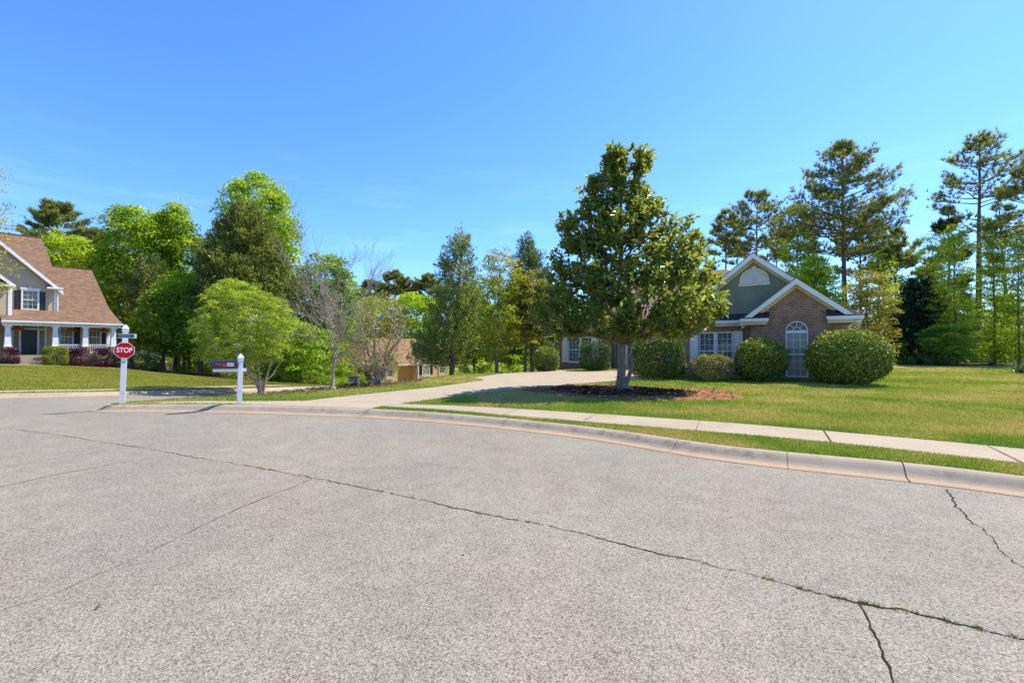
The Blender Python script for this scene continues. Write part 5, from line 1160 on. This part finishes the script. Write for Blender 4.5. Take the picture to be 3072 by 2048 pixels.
# porch floor, columns with stone piers, rail
m = MB(); m.box(-1.75, 5.4, -2.0, 0, .2, FZ); m.build('porch_floor', 'pale_concrete', lh)
m = MB(); m.box(-1.75, 5.5, -2.2, 0, 3.58, 3.62); m.build('porch_ceiling', 'white_paint', lh)
for x, y in ((-1.38, -1.8), (1.30, -1.8), (3.16, -1.8), (5.05, -1.8), (5.1, -.25)):
    m = MB(); a, b = .19, .14
    m.hexa([(x - a, y - a, 1.82), (x + a, y - a, 1.82), (x + a, y + a, 1.82), (x - a, y + a, 1.82), (x - b, y - b, 3.3), (x + b, y - b, 3.3), (x + b, y + b, 3.3), (x - b, y + b, 3.3)])
    m.box(x - .21, x + .21, y - .21, y + .21, 3.30, 3.42); m.box(x - .24, x + .24, y - .24, y + .24, 1.74, 1.82); m.build('column', 'white_paint', lh)
    m = MB(); m.box(x - .25, x + .25, y - .25, y + .25, .2, 1.74); m.build('column_pier', 'stone', lh)
m = MB()
for xa, xb in ((1.56, 2.9), (3.42, 4.79)):
    m.box(xa, xb, -1.84, -1.76, 1.86, 1.93); m.box(xa, xb, -1.83, -1.77, 1.18, 1.24)
    x = xa + .1
    while x < xb - .05: m.box(x - .02, x + .02, -1.82, -1.78, 1.24, 1.86); x += .14
m.build('railing', 'white_paint', lh)
# door, side lights, windows, shutters
m = MB(); m.box(-.43, .51, -.05, -.02, FZ + .03, 3.13)
for xa in (-.34, .08):
    for za, zb in ((1.25, 1.75), (1.85, 2.45), (2.55, 3.0)): m.box(xa, xa + .34, -.065, -.05, za, zb)
dr = m.build('door', 'dark_door', lh); m = MB(); m.lathe([(.02, 0), (.04, .02), (.02, .05)], 10); h = m.build('handle', 'metal_grey', dr); h.location = (.42, -.09, 1.98)
m = MB()
for xa, xb in ((-.98, -.90), (-.52, -.43), (.51, .60), (.98, 1.06)): m.box(xa, xb, -.08, -.02, FZ, 3.55)
m.box(-.98, 1.06, -.082, -.02, 3.55, 3.63); m.box(-.90, .98, -.079, -.02, 3.16, 3.24); m.build('door_surround', 'white_paint', lh)
window(lh, -.89, -.53, FZ + .3, 3.15, -.07, 1, 4, .03, None, False); window(lh, .61, .97, FZ + .3, 3.15, -.07, 1, 4, .03, None, False); window(lh, -.9, .98, 3.25, 3.54, -.07, 5, 1, .03, None, False)
for xa, xb in ((1.84, 2.76), (3.70, 4.62)):
    window(lh, xa, xb, 1.72, 3.50, -.07, 3, 6, .08, 'blind_white'); shutter(lh, xb + .03, xb + .42, 1.72, 3.50, -.03, 'black_paint'); shutter(lh, xa - .3, xa - .02, 1.72, 3.50, -.03, 'black_paint')
window(lh, -.46, .60, 4.80, 6.50, -.07, 3, 4, .11, 'curtain_dark'); shutter(lh, .62, .97, 4.76, 6.40, -.03, 'black_paint'); shutter(lh, -.84, -.48, 4.76, 6.40, -.03, 'black_paint')
m = MB(); m.box(-.52, .66, -.13, -.02, 6.5, 6.64); m.box(-.02, .16, -.15, -.02, 6.5, 6.7); m.build('window_head', 'white_paint', lh)
def lpos(x, y): p = D0 + LU * x - LN * y; return p
for x, lab in ((-.82, 'hanging basket of orange flowers left of the front door'), (2.3, 'hanging basket of orange flowers before the middle porch window'), (4.45, 'hanging basket of orange flowers before the right porch window')):
    p = lpos(x, -1.75); t = thing_at('hanging_basket', p[0], p[1], 3.08, lab, 'flower basket', 'hanging baskets on the porch')
    m = MB(); m.lathe([(.03, -.12), (.15, -.06), (.21, .06), (.2, .08)], 14); m.build('pot', 'terracotta', t)
    m = MB()
    for a in (0, 2.1, 4.2): m.bar((.19 * math.cos(a), .19 * math.sin(a), .07), (0, 0, .5), .008)
    m.build('hanger', 'metal_grey', t)
    n = 500; d = rand_dir(n); d[:, 2] = np.abs(d[:, 2]); P = d * RNG.uniform(.6, 1, (n, 1)) * np.array([[.33, .33, .17]]) + np.array([[0, 0, .02]]); D = unit(d + rand_dir(n) * .5); L = RNG.uniform(.05, .1, n)
    leaf_mesh('flowers', P, D, unit(rand_dir(n)), L, L * .8, palette([(.35, .07, .01), (.50, .14, .015), (.42, .20, .03), (.10, .13, .02)], n), 'soft_leaf', t)
m = MB()
for i, (z, yy) in enumerate(((.86, -2.35), (.68, -2.7))): m.box(-.8, .9, yy, -2.0, .2, z)
m.build('step', 'pale_concrete', lh)
WK = np.array([lpos(*p) for p in ((-.9, -2.3), (.9, -2.3), (1.6, -3.2), (1.2, -4.3), (-1.5, -4.6), (-6, -5.0), (-6, -4.0), (-1.6, -3.6), (-1.0, -3.1))])
tag(sheet('path', WK, 'pale_concrete', .03, .7), kind='structure')
BED5 = np.array([lpos(*p) for p in ((1.2, -2.1), (5.6, -2.1), (12, .5), (12, -1.2), (5.8, -3.6), (1.8, -3.7))])
tag(sheet('mulch_bed', BED5, 'red_mulch', .03, .6), kind='structure')
PURPLE = [(.035, .014, .018), (.075, .025, .034), (.13, .05, .06), (.20, .085, .10)]
def hedge_at(name, label, px0, px1, off, depth, top, leaf, n, pal, **kw):
    """clipped hedge parallel to the porch front"""
    def uof(px):
        a = ray(px, 1041)[0]; p = lpos(0, off); t = (a * p[1] - p[0]) / (LU[0] - a * LU[1]); return t
    ua, ub = uof(px0), uof(px1); c = lpos((ua + ub) / 2, off); z = g1(*c); h = HCAM + ray((px0 + px1) / 2, top)[1] * c[1] - z
    return bush(name, label, (c[0], c[1], z), abs(ub - ua) / 2, depth, h, leaf, n, pal, rz=YL, shape=kw.pop('shape', 5.0), **kw)
hedge_at('burgundy_hedge', 'burgundy leaved hedge in front of the porch railing', 205, 334, -2.75, .6, 1044, .10, 9000, PURPLE, mat='waxy_leaf', group='burgundy hedges by the porch', bump=.05, cat='hedge')
hedge_at('burgundy_hedge', 'burgundy leaved hedge left of the front steps', -50, 58, -2.9, .6, 1045, .10, 8000, PURPLE, mat='waxy_leaf', group='burgundy hedges by the porch', bump=.05, cat='hedge')
hedge_at('clipped_bush', 'flat topped bright green clipped bush right of the front steps', 127, 203, -3.0, .75, 1039, .085, 9000, [(.12, .17, .015), (.24, .30, .02), (.38, .42, .03)], mat='soft_leaf', bump=.03, shag=.02, shape=4.0)
b = base_at(405, 42); bush('dark_hedge', 'dark green rounded hedge behind the stop sign', (b[0], b[1], zat(1118, 42)), 2.1, 1.1, zat(1052, 42) - zat(1118, 42), .12, 14000, GREEN_DARK, shape=3.2, rz=R(25), cat='hedge')

# ---- cream house down the slope
CY = R(44); C0 = np.array([at(1250, 59), 59.0]); cz = -3.0
ch = tag(empty('stucco_house', (C0[0], C0[1], cz), CY), 'cream stucco house with orange brown roof down the slope behind the bare shrub', 'house')
cu = np.array([math.cos(CY), math.sin(CY)]); cn = np.array([cu[1], -cu[0]])
def cxz(px, py, v):
    """local x, z on the plane y=v of the cream house"""
    a, b = ray(px, py); O = C0 - cn * v; t = (O[1] * cu[0] - O[0] * cu[1]) / (cu[0] - a * cu[1]); x = (np.array([a * t, t]) - O) @ cu; return x, HCAM + b * t - cz
m = MB(); r = MB(); tr = MB()
def cgable(px0, px1, pye, pyt, v, dep):
    x0, ze = cxz(px0, pye, v); x1, _ = cxz(px1, pye, v); xm = (x0 + x1) / 2; _, zt = cxz((px0 + px1) / 2, pyt, v); sl = (zt - ze) / (xm - x0)
    m.prism([(x0, -.5), (x1, -.5), (x1, ze - .05), (xm, zt - .1), (x0, ze - .05)], v, v + .25); m.box(x0, x0 + .2, v + .25, v + dep, -.5, ze - .1); m.box(x1 - .2, x1, v + .25, v + dep, -.5, ze - .1)
    for sg in (-1, 1):
        xe = xm + sg * (xm - x0 + .35); zz = zt - sl * (xm - x0 + .35); r.slab((xm, v - .3, zt + .06), (xe, v - .3, zz + .06), (xe, v + dep, zz + .06), (xm, v + dep, zt + .06), .08)
        rake(tr, xm, zt - .02, xe, zz - .02, v - .34, v - .30, .24)
    return x0, x1, ze, zt
a0, a1, ae, at_ = cgable(1142, 1193, 1084, 1058, -2.0, 6)
d0, d1, de, dt = cgable(1253, 1350, 1082, 1026, -.6, 6)
b0, bz = cxz(1250, 1090, 0); b1, _ = cxz(1297, 1090, 0)
m.box(a1 - .3, d0 + .3, 1.2, 1.4, -.5, 2.6); 
m.build('wall', 'cream_stucco', ch)
rx0, rzt = cxz(1122, 1014, 5); rx1, _ = cxz(1204, 1014, 5); ex0 = a0 - 2.5; ex1 = d1 + .4
r.slab((ex0, -.6, 2.55), (ex1, -.6, 2.55), (rx1 + 2.5, 5, rzt), (rx0, 5, rzt), .1); r.slab((ex1, 11, 2.55), (ex0, 11, 2.55), (rx0, 5, rzt), (rx1 + 2.5, 5, rzt), .1); r.slab((ex1, -.6, 2.55), (ex1, 11, 2.55), (rx1 + 2.5, 5.02, rzt), (rx1 + 2.5, 5, rzt), .1); r.slab((ex0, 11, 2.55), (ex0, -.6, 2.55), (rx0, 5, rzt), (rx0, 5.02, rzt), .1)
r.build('roof', 'orange_shingle', ch)
tr.box(a1 + .3, d0 - .3, -.72, -.6, 2.38, 2.56); tr.box(d0 + .02, d0 + .16, -.68, -.6, -.5, 2.5); tr.build('trim', 'white_paint', ch)
def cwin(pxa, pxb, pya, pyb, v, cols, rows):
    xa, za = cxz(pxa, pya, v); xb, zb = cxz(pxb, pyb, v); return window(ch, xa, xb, min(za, zb), max(za, zb), v - .05, cols, rows, .09, None, True, bar=.05), xa, xb, min(za, zb), max(za, zb)
_, xa, xb, za, zb = cwin(1266, 1289, 1124, 1094, -.6, 3, 4); shutter(ch, xb + .04, xb + .45, za, zb, -.62, 'black_paint'); shutter(ch, xa - .45, xa - .04, za, zb, -.62, 'black_paint')
cwin(1317, 1333, 1120, 1084, -.6, 2, 4); cwin(1159, 1178, 1131, 1088, -2.0, 2, 4); cwin(1298, 1306, 1066, 1052, -.6, 2, 2)
m = MB()
for pxa, pxb, pya, v in ((1315, 1335, 1122.5, -.6), (1157, 1180, 1134, -2.0), (1264, 1291, 1126, -.6)):
    xa, za = cxz(pxa, pya, v); xb, _ = cxz(pxb, pya, v); m.box(xa, xb, v - .18, v - .001, za - .12, za)
m.build('sill', 'white_paint', ch)
b = px_base(1062, 1150); p = (at(1064, 40), 40.0); t = thing_at('utility_box', p[0], p[1], zat(1155, 40), 'grey utility box on the far grass left of the budding shrub', 'box')
m = MB(); m.box(-.38, .38, -.35, .35, -.4, .75); m.build('cabinet', 'metal_grey', t, .03); m = MB(); m.box(-.42, .42, -.39, .39, .75, .84); m.build('lid', 'metal_grey', t, .02)

# ------------------------------------------------------------------ street furniture
def text_mesh(name, s, size, mat, parent, bold=.0, sx=1.0):
    c = bpy.data.curves.new(name, 'FONT'); c.body = s; c.size = size; c.align_x = 'CENTER'; c.align_y = 'CENTER'; c.extrude = .0015; c.offset = bold
    o = bpy.data.objects.new(name, c); COL.objects.link(o); bpy.context.view_layer.update()
    me = bpy.data.meshes.new_from_object(o.evaluated_get(bpy.context.evaluated_depsgraph_get())); bpy.data.objects.remove(o); me.materials.clear()
    r = mesh_obj(name, me, mat, parent); r.scale = (sx, 1, 1); return r
def post_cap(m, r, z):
    """four sided pointed cap on a square post"""
    pr = [(r * 1.0, 0), (r * 1.3, .012), (r * 1.3, .035), (r * .92, .045), (r * .92, .055), (r * 1.32, .075), (r * 1.22, .10), (r * .78, .145), (r * .3, .185), (r * .05, .20)]
    for (a, za), (b, zb) in zip(pr[:-1], pr[1:]): m.hexa([(-a, -a, z + za), (a, -a, z + za), (a, a, z + za), (-a, a, z + za), (-b, -b, z + zb), (b, -b, z + zb), (b, b, z + zb), (-b, b, z + zb)])
def stop_sign():
    p = hit(366, 1214); z = g1(*p); ang = math.atan2(.62, .785); Y = p[1]; k = Y / F
    t = tag(empty('stop_sign', (p[0], p[1], z), ang), 'red stop sign with a green street blade on a white post at the kerb corner', 'sign'); t.rotation_euler = (0, R(1.6), ang)
    top = zat(973, Y) - z; r = .062
    m = MB(); m.box(-r, r, -r, r, -.2, top - .2); post_cap(m, r, top - .2); m.box(-r - .004, r + .004, -r - .004, r + .004, .0, .16); m.build('post', 'white_vinyl', t, .004)
    zc = zat(1050.5, Y) - z; R8 = (1073.5 - 1026.5) / 2 * k / math.cos(math.pi / 8)
    oct_ = lambda q: [(q * math.cos(math.pi / 8 + i * math.pi / 4), zc + q * math.sin(math.pi / 8 + i * math.pi / 4)) for i in range(8)]
    m = MB(); m.prism(oct_(R8), -r - .012, -r - .006); pl = m.build('sign_plate', 'sign_white', t)
    m = MB(); m.prism(oct_(R8 * .945), -r - .0145, -r - .012); m.build('sign_face', 'sign_red', pl)
    tx = text_mesh('lettering', 'STOP', .19, 'sign_white', pl, .004, .74); tx.rotation_euler = (R(90), 0, 0); tx.location = (0, -r - .0165, zc)
    m = MB(); m.box(-.035, .04, -r - .006, -r - .002, zat(1085.5, Y) - z - .008, zat(1085.5, Y) - z + .008); m.build('bolt', 'black_paint', t)
    zb = zat(1007.5, Y) - z; a = empty('x', (0, 0, 0)); bpy.data.objects.remove(a)
    m = MB(); c, s = math.cos(R(-46)), math.sin(R(-46)); rot = lambda pts: [(x * c - y * s, x * s + y * c, q) for x, y, q in pts]
    m.box(-.13, .44, -.092, -.082, zb - .062, zb + .062); m.v = rot(m.v); bl = m.build('street_blade', 'sign_white', t)
    m = MB(); m.box(-.125, .375, -.0945, -.092, zb - .046, zb + .046); m.v = rot(m.v); m.build('blade_face', 'sign_green', bl)
    m = MB(); x = -.09
    for w in (.03, .012, .028, .028, .03, .012, .03, .0, .028, .03, .026): m.box(x, x + w, -.0965, -.0945, zb - .018, zb + .020) if w else None; x += w + .012
    m.v = rot(m.v); m.build('faded_name', 'sign_mark', bl)
stop_sign()
def mailbox():
    p = hit(718, 1212); z = g1(*p); Y = p[1]; ang = math.atan2(.60, .80)
    t = tag(empty('mailbox', (p[0], p[1], z), ang), 'black mailbox numbered 202 on a white post beside the driveway', 'mailbox')
    top = zat(1060, Y) - z; r = .056; t.rotation_euler = (0, R(1.0), ang)
    m = MB(); m.box(-r, r, -r, r, -.2, top - .2); post_cap(m, r, top - .2); m.build('post', 'white_vinyl', t, .004)
    zb = zat(1105, Y) - z
    m = MB(); m.box(-.62, r + .085, -.045, .045, zb - .085, zb); m.build('arm', 'white_vinyl', t, .005)
    w, h, x0, x1 = .105, zat(1079.5, Y) - zat(1104, Y), -.66, -.075
    pro = [(-w, 0), (w, 0), (w, h * .52)] + [(w * math.cos(a), h * .52 + (h * .48) * math.sin(a)) for a in np.linspace(0, math.pi, 13)[1:-1]] + [(-w, h * .52)]
    m = MB(); n = len(pro); m.v = [(x0, y, zb + .004 + q) for y, q in pro] + [(x1, y, zb + .004 + q) for y, q in pro]; m.f = [tuple(range(n)), tuple(range(2 * n - 1, n - 1, -1))] + [(i, n + i, n + (i + 1) % n, (i + 1) % n) for i in range(n)]
    bx = m.build('box', 'mailbox_black', t, .006)
    m = MB(); q2 = [(y * 1.03, q * 1.02) for y, q in pro]; m.v = [(x0 - .03, y, zb + q) for y, q in q2] + [(x0 - .002, y, zb + q) for y, q in q2]; m.f = [tuple(range(n)), tuple(range(2 * n - 1, n - 1, -1))] + [(i, n + i, n + (i + 1) % n, (i + 1) % n) for i in range(n)]
    dr = m.build('door', 'mailbox_black', bx, .004); m = MB(); m.box(x0 - .05, x0 - .03, -.02, .02, zb + h - .05, zb + h - .0); m.build('latch', 'metal_grey', dr)
    y = -w - .004; zf = zb + h * .52
    m = MB(); m.box(x0 + .10, x0 + .32, y - .006, y, zf - .010, zf + .012); m.box(x0 + .25, x0 + .335, y - .0065, y - .0005, zf - .06, zf + .016); m.box(x0 + .09, x0 + .12, y - .01, y + .001, zf - .018, zf + .018); m.build('flag', 'flag_red', bx)
    m = MB(); m.box(x0 + .075, x0 + .165, y - .004, y + .002, zf + .02, zf + .034); m.build('flag_bracket', 'metal_grey', bx)
    m = MB()
    for i in range(3): m.box(x0 + .345 + i * .051, x0 + .392 + i * .051, y - .003, y + .001, zf - .05, zf + .04)
    pl = m.build('number_plates', 'sign_white', bx); pl.name = 'number_plate'
    for i, ch_ in enumerate('202'):
        o = text_mesh('digit', ch_, .085, 'black_paint', pl, .001, .8); o.rotation_euler = (R(90), 0, 0); o.location = (x0 + .3685 + i * .051, y - .0045, zf - .004)
mailbox()

# ------------------------------------------------------------------ cracks, joints and small bits on the road
def ribbon(pts, w, jag, z, seg=.06, zf=None, wv=.6):
    P = smooth(pts, seg); n = len(P); t = np.gradient(P, axis=0); t /= np.linalg.norm(t, axis=1)[:, None]; N = np.stack([-t[:, 1], t[:, 0]], 1)
    o = np.cumsum(RNG.normal(0, jag, n)); o -= np.convolve(np.pad(o, 8, 'edge'), np.ones(17) / 17, 'valid'); P = P + N * (o + RNG.normal(0, jag * .5, n))[:, None]
    ww = w * np.clip(1 + RNG.normal(0, wv, n) * .6 + .5 * np.sin(np.arange(n) * .13), .25, 2.2)[:, None]; L = P + N * ww / 2; Rr = P - N * ww / 2; zf = zf or flat_z
    V = np.stack([np.column_stack([L, zf(L[:, 0], L[:, 1]) + z]), np.column_stack([Rr, zf(Rr[:, 0], Rr[:, 1]) + z])], 1).reshape(-1, 3); i = np.arange(n - 1) * 2
    return V, np.stack([i, i + 1, i + 3, i + 2], 1)
def crack(pts, w, jag, z=.004, **kw):
    V, q = ribbon(pts, w, jag, z, **kw); return tag(np_mesh('road_crack', V, 4, 'crack_dirt', F_=q), kind='structure')
D2 = lambda *p: [flat(x * 1.3061, y * 1.3061) for x, y in p]
main = D2((-60, 975), (120, 997), (240, 1016), (340, 1030), (430, 1047), (560, 1068), (700, 1094), (850, 1123), (960, 1146), (1100, 1178), (1240, 1203), (1350, 1229), (1500, 1267), (1620, 1294), (1750, 1326), (1850, 1354), (1975, 1384), (2100, 1408), (2200, 1432), (2352, 1468), (2500, 1500))
crack(main, .0095, .008, seg=.035)
crack(D2((1975, 1384), (1990, 1420), (2012, 1462), (2030, 1500), (2040, 1530), (2052, 1568), (2070, 1640)), .008, .007, seg=.04)
crack(D2((2172, 1124), (2192, 1155), (2225, 1190), (2265, 1222), (2300, 1262), (2330, 1290), (2380, 1330)), .010, .010, seg=.05)
crack(D2((715, 1100), (620, 1139), (520, 1180), (440, 1220), (350, 1262), (230, 1318), (130, 1362), (20, 1397), (-60, 1425)), .005, .006)
crack(D2((-40, 1082), (60, 1064), (190, 1043), (330, 1025)), .006, .005)
crack(D2((-30, 1125), (120, 1092), (280, 1062), (400, 1045)), .007, .005)
def joint(pa, pb, w=.014):
    V, q = ribbon([hit(*pa), hit(*pb)], w, .0012, .026, seg=.12, zf=G, wv=.2); tag(np_mesh('pavement_joint', V, 4, 'crack_dirt', F_=q), kind='structure')
for a, b in (((2470, 1293), (2497, 1333)), ((2962, 1340), (3075, 1397)), ((2100, 1263), (2086, 1297)), ((1795, 1240.5), (1752, 1264)), ((1560, 1228), (1500, 1248))): joint(a, b, .012 if a[0] > 2200 else .007)
def kerb_joint(px, py, w=.014):
    p = np.array(flat(px, py)); j = np.argmin(np.linalg.norm(K1 - p, axis=1)); V = []
    a = K1[j]; tn = K1[j + 1] - K1[j - 1]; tn /= np.linalg.norm(tn); n = np.array([tn[1], -tn[0]]); zb = float(max(G(*[np.array([v]) for v in a + n * KW])[0] + .012, .05))
    for d, h in PROF:
        c = a + n * d; z = flat_z(np.array([c[0]]), np.array([c[1]]))[0]; z = z + (zb - z) * h / .13 + .004
        for sg in (-1, 1): V.append((*(c + tn * sg * w / 2), z))
    i = np.arange(len(PROF) - 1) * 2; tag(np_mesh('kerb_joint', V, 4, 'crack_dirt', F_=np.stack([i, i + 1, i + 3, i + 2], 1)), kind='structure')
for px, py in ((2752, 1450), (1480, 1284), (2010, 1357), (1180, 1259), (900, 1248), (2360, 1405), (620, 1240)): kerb_joint(px, py, .012 if px > 2500 else .005)
# grass tufts growing in the long crack
P = np.vstack([np.array(main)[k] * (1 - f) + np.array(main)[k + 1] * f for k in (5, 6, 7, 8, 9, 12, 14, 15, 16, 17, 18) for f in RNG.uniform(0, 1, 9)]); P = P[RNG.uniform(0, 1, len(P)) < .5]; P = np.repeat(P, 12, 0) + RNG.normal(0, .012, (len(P) * 12, 2))
o = grass_blades('crack_grass', P[:, 0], P[:, 1], .018, .003, [(.12, .11, .03), (.14, .17, .03), (.2, .2, .05)], .9); o.location.z = -.125; tag(o, kind='stuff')
# fallen leaves on road and lawn
for px, py, s, c, lab in ((2098, 1228, .16, [(.5, .30, .03)], 'yellow fallen leaf on the lawn near the pavement'), (282, 1827, .035, [(.05, .03, .02)], 'dark brown leaf on the asphalt above the bottom left corner'), (811, 1622, .03, [(.06, .05, .045)], 'small grey leaf on the asphalt left of centre'), (1392, 1661, .03, [(.36, .25, .14)], 'pale tan leaf on the asphalt near the middle'), (2147, 1247, .10, [(.04, .03, .025)], 'dark twig like leaf on the lawn beside the pavement')):
    p = hit(px, py) if py < 1260 else flat(px, py); z = g1(*p) + .03 if py < 1260 else .01; a = RNG.uniform(0, 6.28); ps = np.array([[0, 0, 0], [s * .3, s * .1, .01]]); D = np.array([[math.cos(a), math.sin(a), .1], [math.cos(a + .6), math.sin(a + .6), .1]])
    o = leaf_mesh('fallen_leaf', ps, D, np.array([[.1, .1, 1.], [-.2, .1, 1.]]), np.array([s, s * .8]), np.array([s * .45, s * .4]), np.array(c * 2), 'grass_blade', None, True); o.location = (p[0], p[1], z); tag(o, lab, 'leaf')
